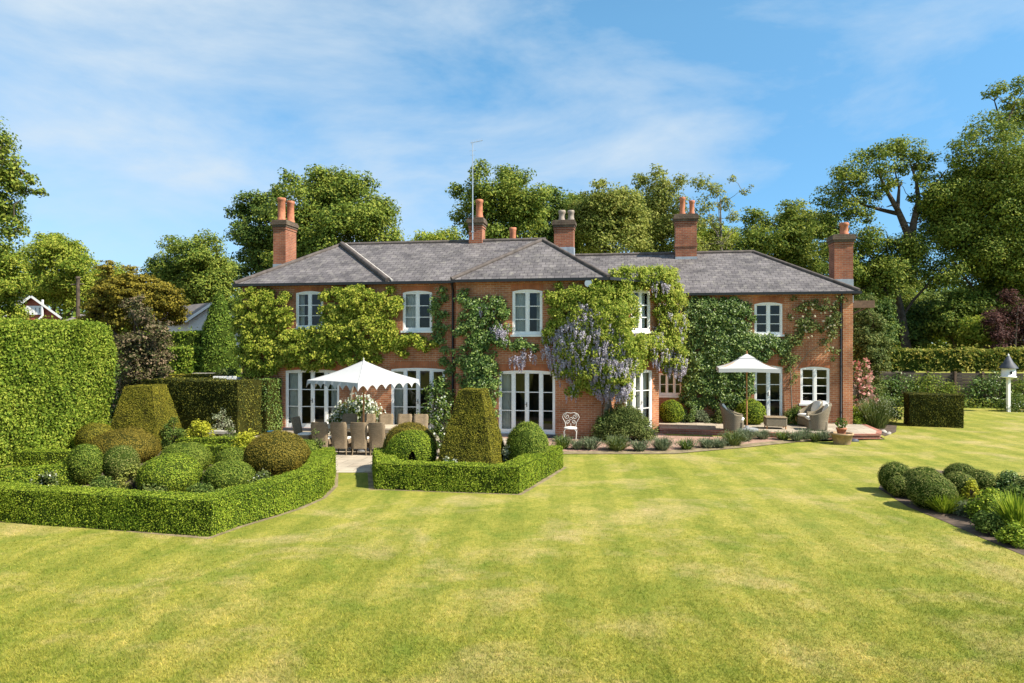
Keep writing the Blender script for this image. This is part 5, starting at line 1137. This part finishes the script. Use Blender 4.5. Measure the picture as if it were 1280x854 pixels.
s = MB(); rbox(s, -.38, .38, -.31, .31, .402, .44, .012); s.build('top', 'wicker', t)
for sx in (-1, 1):
    for sy in (-1, 1): l = MB(); l.tube([(sx*.32, sy*.25, .11), (sx*.33, sy*.26, 0)], [.028, .02], 8); l.build('leg', 'teak', t)
Y4 = 25.3; t.location = (dp(969, 520, Y4).x, Y4, TZ); t.rotation_euler = (0, 0, R(-12))

# ------------------------------------------------------------------ ornate white chair, pots, bird house, bench, small things
def spiral(c, r, turns, a0, dirn=1, n=26):
    return [Vector((c[0]+r*(1-.8*k/n)*math.cos(a0+dirn*2*math.pi*turns*k/n), c[1], c[2]+r*(1-.8*k/n)*math.sin(a0+dirn*2*math.pi*turns*k/n))) for k in range(n+1)]
t = origin_thing('ornate_chair', 'ornate white metal garden chair with scrolled back against the brick wall', 'chair')
s = MB(); s.lathe((0, 0, 0), [(.20, .43), (.225, .44), (.23, .46), (.21, .485), (.1, .50)], 22); s.build('seat', 'cushion', t)
b = MB()
b.tube([(-.17, .20, .44), (-.19, .215, .62), (-.25, .225, .72), (-.29, .23, .80), (-.24, .235, .90), (-.13, .24, .955), (0, .24, .93), (.13, .24, .955), (.24, .235, .90), (.29, .23, .80), (.25, .225, .72), (.19, .215, .62), (.17, .20, .44)], .014, 7)
for sx in (-1, 1):
    b.tube(spiral((sx*.13, .232, .82), .095, 1.4, R(90 if sx > 0 else 90), -sx), .011, 6); b.tube(spiral((sx*.09, .222, .64), .075, 1.3, R(-90), sx), .011, 6)
b.tube(spiral((0, .23, .73), .07, 1.0, 0), .010, 6); b.tube([(0, .205, .45), (0, .22, .60)], .010, 6); b.build('backrest', 'pale_metal', t)
for sx in (-1, 1):
    for y, o in ((-.16, -.06), (.17, .06)):
        l = MB(); l.tube([(sx*.15, y, .44), (sx*.21, y+o*.5, .36), (sx*.20, y+o*.6, .2), (sx*.19, y+o, .06), (sx*.23, y+o*1.4, .0)], [.014, .014, .012, .011, .013], 7); l.build('leg', 'pale_metal', t)
g = gp(713, 552.5); t.location = (g.x, g.y, .014); t.rotation_euler = (0, 0, R(-8))
g = gp(1052.5, 555)
t = thing('plant_pot', 'wide old terracotta pot standing on the lawn edge beside the terrace', 'pot', g)
p = MB(); p.lathe(g, [(.26, .002), (.33, .30), (.36, .31), (.36, .37), (.31, .37), (.29, .30)], 24); p.lathe(g, [(.30, .315), (.1, .33), (.01, .33)], 16, 1); p.build('pot_body', ['old_terracotta', 'soil'], t)
t = thing('plant_pot', 'small terracotta pot with seedling, standing in the wide old pot', 'pot', g+Vector((-.02, 0, .33)))
p = MB(); p.lathe(g+Vector((-.02, 0, .335)), [(.12, 0), (.155, .15), (.17, .155), (.17, .20), (.14, .20), (.1, .17)], 18); p.build('pot_body', 'terracotta', t)
q = MB(); c = np.array(g+Vector((-.02, 0, .70))); D = unit(rng.normal(0, 1, (150, 3))); q.quads(leafq(c+D*np.array((.17, .17, .17)), D+np.array((0, 0, .5)), np.full(150, .085))); q.tube([g+Vector((-.02, 0, .5)), g+Vector((-.02, 0, .75))], .008, 5); q.build('seedling', 'shrub_leaf', t)
g = gp(1068, 552); mb = MB(); dome_mesh(mb, g, .16, .10, .01, .09, .02, 12, fr=6); tag(mb.build('stone', 'dark_slate', origin=g), 'small dark stone right of the wide old terracotta pot', 'stone')
g = Vector(dp(1260.5, 515, 33.0)); g.z = 0
t = thing('bird_house', 'white bird house with dark conical roof on a tall white post', 'bird house', g)
p = MB(); p.box(g+Z3*.92, (.065, 0, 0), (0, .065, 0), Z3*.92); p.build('post', 'white_paint', t)
p = MB(); zb = CH-(471-HZ)*33/F; zt = CH-(460-HZ)*33/F; zk = CH-(444.5-HZ)*33/F
p.lathe(g, [(.20, zb-.06), (.34, zb-.03), (.34, zb+.02), (.30, zb+.03), (.30, zt)], 8); p.build('house_body', 'white_paint', t)
p = MB(); p.lathe(g, [(.40, zt-.02), (.39, zt+.02), (.20, zt+.28), (.07, zk-.04), (.01, zk)], 12); p.lathe(g, [(.04, zk-.03), (.04, zk+.03), (.01, zk+.09)], 8, 1); p.build('conical_roof', ['dark_slate', 'white_paint'], t)
p = MB(); hd = Vector((-.05, -.283, 0)); p.tube([g+hd+Z3*(zb+.20), g+hd+Vector((0, -.01, 0))+Z3*(zb+.20)], .075, 12); p.build('entrance_hole', 'dark_hole', t)
g = gp(276, 556); t = thing('stone_bench', 'pale stone slab bench in front of the dark yew hedge', 'bench', g)
p = MB(); p.box(g+Z3*.42, (.42, -.03, 0), (.01, .18, 0), Z3*.04); p.build('slab', 'cream_stone', t)
for sx in (-1, 1): p = MB(); p.box(g+Vector((sx*.28, -sx*.02, .19)), (.06, 0, 0), (0, .14, 0), Z3*.188); p.build('support', 'cream_stone', t)
g = gp(339, 560); mb = MB(); mb.lathe(g, [(.12, 0), (.22, .12), (.23, .30), (.14, .44), (.10, .50), (.14, .54), (.10, .54)], 18); tag(mb.build('blue_urn', 'blue_glaze', origin=g), 'small bright blue glazed vessel at the end of the dark yew hedge', 'urn')
g = Vector(dp(286, 470, 26.3)); g.z = 0; t = thing('planter', 'white slatted planter box seen over the long dark yew hedge', 'planter', g)
zt = CH-(469-HZ)*26.3/F; p = MB()
for k in range(9): p.box(g+Vector((-.40+.1*k, -.36, zt/2)), (.04, 0, 0), (0, .015, 0), Z3*(zt/2-.02))
p.box(g+Z3*(zt-.09), (.40, 0, 0), (0, .33, 0), Z3*.02); p.box(g+Vector((0, 0, zt/2-.03)), (.42, 0, 0), (0, .33, 0), Z3*(zt/2-.04)); p.build('box', 'white_paint', t)
q = MB(); c = np.array(g+Z3*(zt+.12)); D = unit(rng.normal(0, 1, (420, 3)))*rng.random((420, 1))**.4; q.quads(leafq(c+D*np.array((.36, .28, .17)), D+np.array((0, 0, .6)), np.full(420, .09))); q.build('plants', 'rose_leaf', t)
a, b = Vector(dp(243, 467.5, 31)), Vector(dp(279, 467.5, 31)); mb = MB(); zc = a.z
mb.box((a.x*.5+b.x*.5, 31, zc/2-.02), ((b.x-a.x)/2, 0, 0), (0, .12, 0), (0, 0, zc/2-.03)); mb.box((a.x*.5+b.x*.5, 31, zc), ((b.x-a.x)/2+.04, 0, 0), (0, .18, 0), (0, 0, .04), 1)
tag(mb.build('garden_wall', ['brick', 'cream_stone'], origin=(a.x, 31, 0)), 'low garden wall with pale coping beyond the yew hedges', 'wall')

# ------------------------------------------------------------------ neighbours and boundary
Yn = 62.0
def P3(px, py, Y=Yn): return dp(px, py, Y)
def gable_house(name, label, Y, pl, pk, pr, pyk, pye, depth, wmat, rmat, window=None, dx=.0):
    k = P3(pk, pyk, Y); a = P3(pl, pye, Y); b = P3(pr, pye, Y); b0 = Vector((b.x, Y, 0)); a0 = Vector((a.x, Y, 0))
    t = thing(name, label, 'house', (k.x, Y, 0)); bk = Vector((dx*depth, depth, 0)); w = MB()
    w.poly([a0, b0, b, k, a]); w.poly([b0, b0+bk, b+bk, b]); w.poly([a0+bk, a0, a, a+bk]); w.poly([b0+bk, a0+bk, a+bk, k+bk, b+bk]); w.build('wall', wmat, t)
    r = MB(); n = Vector((0, -.35, 0)); up = Z3*.12
    for p, q in ((a, k), (k, b)):
        d = (p-q).normalized(); e = d*.35 if p is a else Vector(); e2 = -d*.35 if q is b else Vector(); A_, B_ = p+e+n+up, q+e2+n+up; r.poly([A_, B_, B_+bk-n*2, A_+bk-n*2]); r.poly([A_-up, A_+bk-n*2-up, B_+bk-n*2-up, B_-up])
    r.build('roof', rmat, t); f = MB()
    for p, q in ((a, k), (k, b)):
        d = (q-p).normalized(); nn = Vector((-d.z, 0, d.x)); A_ = p-(d*.35 if p is a else Vector())+n*1.03; B_ = q+(d*.35 if q is b else Vector())+n*1.03
        f.poly([A_-nn*.05, B_-nn*.05, B_+nn*.15, A_+nn*.15])
    f.build('bargeboard', 'white_paint', t)
    if window:
        x0, x1, y0, y1, nn_ = window; A_, B_ = P3(x0, y1, Y), P3(x1, y0, Y); w = MB(); g_ = MB(); o = Vector((0, -.12, 0))
        def fb(xa, xb, za, zb): w.box(((xa+xb)/2, Y-.06, (za+zb)/2), ((xb-xa)/2, 0, 0), (0, .06, 0), (0, 0, (zb-za)/2))
        fb(A_.x, B_.x, A_.z, A_.z+.16); fb(A_.x, B_.x, B_.z-.16, B_.z)
        for i in range(nn_+1): x = A_.x+(B_.x-A_.x)*i/nn_; fb(x-.13, x+.13, A_.z+.162, B_.z-.162)
        wo = w.build('window', 'white_paint', t); g_.poly([(A_.x, Y-.03, A_.z), (B_.x, Y-.03, A_.z), (B_.x, Y-.03, B_.z), (A_.x, Y-.03, B_.z)]); g_.build('pane', 'dark_slate', t).parent = wo; wo.children[0].location = (0, 0, 0)
    return t
h1 = gable_house('neighbour_house', 'neighbouring red brick gable with white bargeboards above the tall hornbeam hedge', 62, 10, 42, 76, 371.5, 396, 9, 'red_brick_far', 'grey_roof_far', (33.5, 53, 382.5, 393.5, 4), dx=-.95)
d = MB(); a, b, c = P3(55.5, 375), P3(55.5, 394.5), P3(50, 401); 
for p in (a, b, c): p.y -= .25
d.tube([a, b, c], .10, 6); d.build('drainpipe', 'white_paint', h1)
gable_house('white_building', 'white gabled outbuilding with grey slate roof left of the tall conifer', 52, 236, 268, 300, 380.5, 402, 6, 'far_wall', 'grey_roof_far', None, dx=-1.1)
t = thing('garage', 'small grey roofed outbuilding behind the dark pole', 'building', P3(90, 430, 60)*1)
t.location = (P3(90, 430, 60).x, 60, 0); m = MB(); a, b = P3(82, 402, 60), P3(97, 402, 60); zt = P3(90, 392, 60).z
m.box(((a.x+b.x)/2, 61.5, a.z/2), ((b.x-a.x)/2, 0, 0), (0, 1.5, 0), (0, 0, a.z/2)); m.build('wall', 'far_wall', t)
m = MB(); A_ = [Vector((a.x-.2, 59.8, a.z)), Vector((b.x+.2, 59.8, a.z)), Vector((b.x+.2, 63.2, a.z)), Vector((a.x-.2, 63.2, a.z))]; k0, k1 = Vector((a.x+.3, 61.5, zt)), Vector((b.x-.3, 61.5, zt))
m.poly([A_[0], A_[1], k1, k0]); m.poly([A_[1], A_[2], k1]); m.poly([A_[2], A_[3], k0, k1]); m.poly([A_[3], A_[0], k0]); m.build('roof', 'grey_roof_far', t)
g = P3(97.5, 430, 48); g.z = 0; mb = MB(); zt = P3(97, 348, 48).z; mb.tube([g, g+Z3*zt], [.15, .12], 10); mb.tube([g+Z3*(zt-.02), g+Z3*(zt+.12)], [.17, .14], 10)
mb.tube([g+Vector((-.5, 0, zt-.45)), g+Vector((.4, 0, zt-.40))], .05, 6)
tag(mb.build('utility_pole', 'bark', origin=g), 'dark wooden utility pole beside the red brick neighbour', 'pole')
# boundary fence with hedge above it
fa, fb_ = Vector(dp(1050, 500, 37.5)), Vector(dp(1345, 500, 35.5)); fa.z = fb_.z = 0
t = thing('boundary_fence', 'weathered horizontal board fence under the yellow green hedge at the far lawn edge', 'fence', fa)
d = (fb_-fa).normalized(); n = Vector((d.y, -d.x, 0)); L_ = (fb_-fa).length; m = MB(); nb = 11
for k in range(nb): zc = .10+.155*k; m.box(fa+d*L_/2+Z3*zc+n*rng.uniform(-.006, .006), d*L_/2, n*.012, Z3*.0745)
m.build('board_panel', 'fence_board', t)
for k in range(9): m = MB(); m.box(fa+d*(.4+k*(L_-.8)/8)+Z3*.9+n*.062, d*.05, n*.045, Z3*.9); m.build('post', 'old_timber', t)
hedge('laurel_hedge', 'yellow green laurel hedge running along the top of the board fence', 'hedge', [(fa.x-.5, fa.y+.9), (fa.x*.5+fb_.x*.5, fa.y*.5+fb_.y*.5+.9), (fb_.x, fb_.y+.9)], 1.3, 2.88, 'laurel_leaf', 'hedge_core', 260, .17, None, cell=.5, amp=.10, off=(-.08, .14), nj=.8, z0=1.78)
for k, (px, r_, h_, lf_, wh) in enumerate([(1105, 1.1, 1.5, 'ivy_leaf', 'dark shrub against the left part of the board fence'), (1125, 1.2, 1.8, 'ivy_leaf', 'taller dark shrub against the board fence, behind the squared yew block'), (1160, 1.5, 1.7, 'tree_mid', 'broad green shrub against the middle of the board fence'), (1185, .9, 1.3, 'tree_mid', 'small green shrub right of the broad one by the board fence'), (1222, 1.2, 1.5, 'ivy_leaf', 'ivy covered stretch left of the bird house post'), (1245, 1.1, 1.9, 'ivy_leaf', 'dark shrub directly behind the bird house post'), (1278, 1.4, 1.6, 'tree_mid', 'shrub at the right edge, behind the white bell flowers')]):
    q = fa+d*((px-1050)/295*L_); bush('border_shrub', wh, 'shrub', (q.x+n.x*.8, q.y+n.y*.8), r_, .55, h_, lf_, size=.13, nclump=44, dens=330)
q = gp(1272, 515); bush('white_flower_plant', 'white flowering plants at the foot of the bird house', 'plant', (q.x+.1, q.y+.3), .9, .4, .8, 'shrub_leaf', size=.08, nclump=30, dens=800, flower='white_petal', fl_n=110, fl_s=.06)
sheet('far_border', [(fa.x, fa.y-1.5), (fb_.x, fb_.y-1.6), (fb_.x+20, fb_.y+55), (fa.x-4, fa.y+55)], 'soil', .006)
sheet('left_woodland_floor', [(-13.2, 26.5), (-11.5, 30), (-11.5, 75), (-60, 75), (-60, 26.5)], 'soil', .006)
m = MB(); n_ = 5200; tt = rng.random(n_); C = np.array(fa)[None]+np.array(d)[None]*(tt*L_)[:, None]+np.array(n)[None]*rng.uniform(.2, 1.7, n_)[:, None]; C[:, 2] = rng.random(n_)**2*.45+.02
m.quads(leafq(C, np.tile((0, -.4, .8), (n_, 1)), rng.uniform(.08, .18, n_)))
tag(m.build('ground_cover', 'tree_mid', origin=fa), 'low leafy ground cover along the foot of the board fence', 'ground cover', kind='stuff')

# ------------------------------------------------------------------ trees
def T(px, Y): return (dp(px, 430, Y).x, Y)
TB = 'trees behind the house'; TL = 'trees beyond the left hedges'; TR = 'trees on the right boundary'
tree('broadleaf_tree', 'large tree with bright loose crown behind the left chimney', 'tree', T(415, 46), fill(330, 505, 202, 400, 26, 26, 3)+[(400, 222, 16), (360, 226, 13), (455, 232, 15), (478, 262, 16), (492, 300, 14)], 'tree_mid', .42, size=.24, group=TB, dens=.9)
tree('yew_tree', 'dark green tree left of the chimney, against the bright loose crown', 'tree', T(325, 48), fill(284, 372, 236, 372, 20, 15, 5)+[(352, 240, 12), (300, 268, 14)], 'tree_dark', .40, size=.24, group=TB, flat=.5)
tree('round_tree', 'round pale green tree standing in the gap left of the house', 'tree', T(245, 64), fill(182, 306, 295, 395, 17, 22, 7)+[(215, 306, 13), (258, 303, 14)], 'tree_mid', .4, size=.28, group=TL, dens=1.1)
tree('broadleaf_tree', 'tall tree cut by the left edge of the photo, with a branch into the sky', 'tree', T(-35, 27), [(0, 205, 20), (12, 232, 16), (22, 212, 12), (5, 262, 22), (-18, 240, 34), (-20, 180, 28), (14, 285, 15), (-15, 300, 30), (50, 241, 7), (30, 240, 7), (-40, 270, 34), (2, 182, 12), (36, 225, 8)], 'tree_mid', .34, size=.17, group=TL, dens=.85)
tree('lime_tree', 'yellow green tree behind the red brick neighbour', 'tree', T(62, 74), fill(18, 122, 292, 405, 17, 20, 9)+[(62, 300, 12), (96, 312, 12)], 'tree_bright', .35, size=.30, group=TL, dens=1.05)
tree('lime_tree', 'yellow green foliage at the left edge below the tall edge tree', 'tree', T(0, 50), fill(-60, 34, 305, 410, 19, 18, 10)+[(16, 388, 13), (26, 395, 9)], 'tree_bright', .3, size=.24, group=TL)
tree('bronze_conifer', 'bronze golden spreading conifer beside the utility pole', 'tree', T(160, 44), fill(98, 228, 335, 425, 16, 24, 12)+[(135, 336, 10), (165, 345, 14), (205, 370, 12), (222, 400, 9)], 'tree_bronze', .3, size=.20, group=TL, flat=.42, dens=1.15)
tree('dogwood_tree', 'small purplish tree with pale flecked leaves behind the left pyramid', 'tree', T(180, 25.3), fill(148, 216, 380, 515, 14, 20, 14)+[(160, 385, 9), (205, 500, 10), (175, 378, 8)], 'dogwood_leaf', .10, size=.13, group=TL, dens=.95)
# clipped conifer
g = Vector((*T(273, 36.5), 0)); mb = MB(); zt = CH-(364-HZ)*36.5/F; rows = []
for i in range(16):
    f = i/15; rr = 1.18*(1-f**1.55)**.72*(1 if f > .12 else .85+.15*f/.12)
    rows.append([lump((g.x+rr*math.cos(2*math.pi*j/20), g.y+rr*math.sin(2*math.pi*j/20), .05+zt*f), .06, 2.0) for j in range(20)])
mb.grid(rows, 0, True, True); scatter(mb, 0, len(mb.f), 520, .11, 1, (-.05, .08), .6)
t = thing('conical_conifer', 'dense egg shaped green conifer beside the left corner of the house', 'tree', g, TL); mb.build('crown', ['hedge_core', 'conifer_leaf'], t); m = MB(); m.tube([g, g+Z3*.6], .14, 8); m.build('trunk', 'bark', t)
tree('oak_tree', 'dark tree directly behind the aerial chimney', 'tree', T(625, 50), fill(560, 690, 206, 320, 19, 22, 15)+[(600, 214, 13), (640, 222, 14), (575, 240, 12)], 'tree_mid', .45, size=.25, group=TB, dens=.95)
tree('oak_tree', 'dense dark green tree between the aerial chimney and the pale pots', 'tree', T(690, 56), fill(655, 730, 240, 330, 17, 14, 16)+[(690, 244, 12)], 'tree_dark', .4, size=.27, group=TB)
tree('oak_tree', 'broad olive green tree behind the pale chimney pots', 'tree', T(755, 54), fill(705, 812, 232, 330, 19, 20, 17)+[(745, 240, 14), (785, 246, 13)], 'tree_olive', .42, size=.27, group=TB, dens=.95)
tree('poplar_tree', 'tall airy pale green tree left of the two pot chimney', 'tree', T(825, 58), fill(785, 872, 212, 330, 15, 20, 18)+[(822, 214, 10), (800, 228, 10), (850, 226, 9)], 'tree_olive', .32, 'pale_bark', size=.26, group=TB, dens=.62)
tree('ash_tree', 'half bare tree with pale branches right of the two pot chimney', 'tree', T(905, 56), [(875, 228, 11), (892, 238, 12), (880, 256, 12), (905, 256, 10), (918, 272, 8), (890, 278, 12), (868, 282, 14), (930, 240, 5), (940, 233, 3), (915, 224, 5), (872, 310, 14), (900, 305, 12)], 'tree_olive', .26, 'pale_bark', size=.24, group=TB, dens=.5, bare=14)
tree('broadleaf_tree', 'mid green tree above the right end of the roof', 'tree', T(965, 50), fill(905, 1035, 262, 380, 17, 24, 20)+[(940, 270, 12), (985, 262, 12), (1010, 275, 12)], 'tree_mid', .38, size=.25, group=TB, dens=.85)
tree('oak_tree', 'spreading oak with open branches right of the end chimney', 'tree', T(1136, 45), [(1095, 205, 22), (1062, 222, 20), (1128, 196, 20), (1152, 205, 18), (1040, 245, 18), (1045, 272, 22), (1070, 262, 17), (1105, 232, 12), (1168, 232, 18), (1160, 262, 14), (1040, 305, 20), (1075, 305, 22), (1020, 290, 12), (1165, 300, 22), (1110, 318, 20), (1090, 345, 20), (1175, 340, 24), (1120, 182, 9), (1098, 190, 10), (1118, 228, 7), (1150, 222, 8), (1140, 248, 6), (1095, 246, 8), (1080, 240, 9), (1160, 245, 8), (1130, 212, 8), (1085, 272, 9)]+fill(1022, 1185, 285, 380, 20, 14, 61)+fill(1150, 1200, 215, 320, 17, 6, 62), 'tree_mid', .42, size=.21, group=TR, dens=.8, fork=.62, tf=.60, limbs=[([(1139, 330), (1134, 290), (1122, 262), (1108, 238), (1098, 216)], .30), ([(1137, 320), (1142, 280), (1148, 252), (1146, 228), (1140, 210)], .28), ([(1146, 268), (1158, 250), (1166, 232), (1176, 222)], .17), ([(1126, 268), (1100, 262), (1078, 256), (1056, 236)], .16), ([(1122, 262), (1124, 235), (1118, 212)], .14), ([(1136, 310), (1110, 300), (1080, 300), (1050, 290)], .15)])
tree('oak_tree', 'tallest tree at the right edge of the photo', 'tree', T(1262, 45), [(1238, 170, 26), (1205, 190, 20), (1262, 205, 32), (1215, 230, 28), (1195, 262, 22), (1245, 262, 34), (1290, 170, 40), (1300, 240, 44), (1210, 300, 30), (1255, 320, 34), (1300, 320, 44), (1196, 330, 22), (1262, 130, 9), (1248, 114, 10), (1236, 118, 7), (1275, 108, 12), (1285, 128, 14), (1272, 150, 16), (1195, 214, 14)]+fill(1175, 1340, 160, 375, 26, 24, 63)+fill(1170, 1345, 300, 430, 22, 14, 64), 'tree_mid', .40, size=.21, group=TR, dens=.8, tf=.7, limbs=[([(1262, 230), (1256, 180), (1250, 150), (1243, 126)], .15), ([(1254, 160), (1266, 138), (1273, 122)], .10), ([(1262, 260), (1235, 215), (1212, 196)], .14)])
tree('maple_tree', 'dark purple leaved tree above the bird house', 'tree', T(1270, 40), [(1262, 392, 16), (1250, 415, 15), (1275, 420, 18), (1248, 435, 11), (1290, 395, 24), (1240, 400, 10), (1262, 372, 10)], 'plum_leaf', .16, size=.15, group=TR)
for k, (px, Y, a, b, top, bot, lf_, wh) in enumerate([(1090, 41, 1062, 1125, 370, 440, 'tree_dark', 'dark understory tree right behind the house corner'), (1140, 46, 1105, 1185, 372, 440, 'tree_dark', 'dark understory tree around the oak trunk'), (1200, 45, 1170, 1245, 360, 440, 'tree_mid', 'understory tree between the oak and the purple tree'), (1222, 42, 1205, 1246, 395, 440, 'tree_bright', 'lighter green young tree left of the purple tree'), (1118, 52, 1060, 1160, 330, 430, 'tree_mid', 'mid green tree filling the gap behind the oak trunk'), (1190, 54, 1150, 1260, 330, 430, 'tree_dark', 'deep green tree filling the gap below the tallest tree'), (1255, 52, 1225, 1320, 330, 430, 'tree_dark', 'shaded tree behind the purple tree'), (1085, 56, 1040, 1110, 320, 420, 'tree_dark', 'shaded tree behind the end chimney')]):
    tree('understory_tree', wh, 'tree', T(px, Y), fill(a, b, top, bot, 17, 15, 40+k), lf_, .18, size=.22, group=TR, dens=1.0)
for k, (px, Y, a, b, top, bot, lf_, wh) in enumerate([(545, 66, 505, 590, 285, 340, 'tree_bright', 'low distant tree just above the main roof ridge'), (720, 68, 690, 760, 236, 330, 'tree_mid', 'distant tree behind the pale chimney pots'), (800, 70, 770, 850, 240, 330, 'tree_mid', 'distant tree left of the two pot chimney'), (905, 72, 850, 950, 275, 330, 'tree_bright', 'distant tree under the half bare branches'), (1000, 64, 960, 1050, 255, 350, 'tree_olive', 'distant olive tree left of the spreading oak'), (270, 80, 225, 320, 318, 400, 'tree_dark', 'distant dark tree below the round pale one'), (130, 86, 90, 190, 325, 400, 'tree_bright', 'distant tree behind the bronze conifer')]):
    tree('distant_tree', wh, 'tree', T(px, Y), fill(a, b, top, bot, 15, 14, 80+k), lf_, .25, size=.32, group='distant trees', dens=1.0)
tree('young_tree', 'slender light green tree beside the timber beam at the right end of the house', 'tree', T(1086, 31.5), [(1080, 395, 12), (1092, 410, 14), (1082, 425, 13), (1096, 435, 14), (1086, 450, 13), (1100, 455, 12), (1078, 410, 8), (1088, 470, 12), (1080, 440, 11), (1084, 380, 9), (1092, 490, 12), (1082, 500, 11)], 'rose_leaf', .06, size=.13, group=TR, dens=1.5)
# far wood closing the horizon, read as one mass
m = MB(); N_ = 620
for k in range(N_):
    an = rng.uniform(-.95, .95); Y = rng.uniform(84, 118); x = an*Y; h_ = rng.uniform(5.5, 9.5)+1.5*math.sin(x*.11)+(2.5 if an > .3 else 0); r_ = rng.uniform(1.8, 3.2); n_ = 170
    D = unit(rng.normal(0, 1, (n_, 3)))*(rng.random((n_, 1))**.3); D[:, 2] = D[:, 2]
    C = np.array((x, Y, h_*rng.random()**.6))+D*r_; C[:, 2] = np.maximum(C[:, 2], .1)
    m.quads(leafq(C, D+np.array((0, 0, .6)), rng.uniform(.45, .95, n_), .7, .5))
tag(m.build('woodland', 'tree_mid', origin=(0, 100, 0)), 'distant green woodland closing the horizon behind the garden', 'woodland', kind='stuff')
for o in list(COL.objects):
    if o.name.split('.')[0] in ('flowers', 'plants'): o['kind'] = 'stuff'

# short grass standing in the near lawn
def grass():
    n = 520000; Y = 5.6+9.5*rng.random(n)**1.35; x = rng.uniform(-1, 1, n)*(Y*.79+1.8)
    # keep out of the beds and hedges
    px = x/Y*F+640
    left_line = np.interp(x, [q[0] for q in path], [q[1] for q in path])
    ok = ~((x < path[-1][0]) & (Y > left_line-.12)) & ~((x > -3.6) & (x < 1.1) & (Y > 14.85))
    ex = np.array([q[0] for q in bedR[:6]]); ey = np.array([q[1] for q in bedR[:6]]); o = np.argsort(ey)
    ok &= ~(x > np.interp(Y, ey[o], ex[o])-.04)
    ok &= rng.random(n) < np.clip(1-(Y-5.6)/9.4, 0, 1)**1.1
    x, Y = x[ok], Y[ok]; n = len(x); a = rng.uniform(0, 6.28, n); h = rng.uniform(.012, .034, n); w_ = rng.uniform(.004, .008, n); ln = rng.normal(0, .018, (n, 2))
    b = np.stack([x, Y, np.zeros(n)], 1); d = np.stack([np.cos(a), np.sin(a), np.zeros(n)], 1)*w_[:, None]; t_ = b+np.stack([ln[:, 0], ln[:, 1], h], 1)
    m = MB(); m.quads(np.stack([b-d*.5, b+d*.5, t_+d*.25, t_-d*.25], 1))
    tag(m.build('grass', 'grass_blade'), 'short mown grass covering the near part of the lawn', 'grass', kind='stuff')
grass()
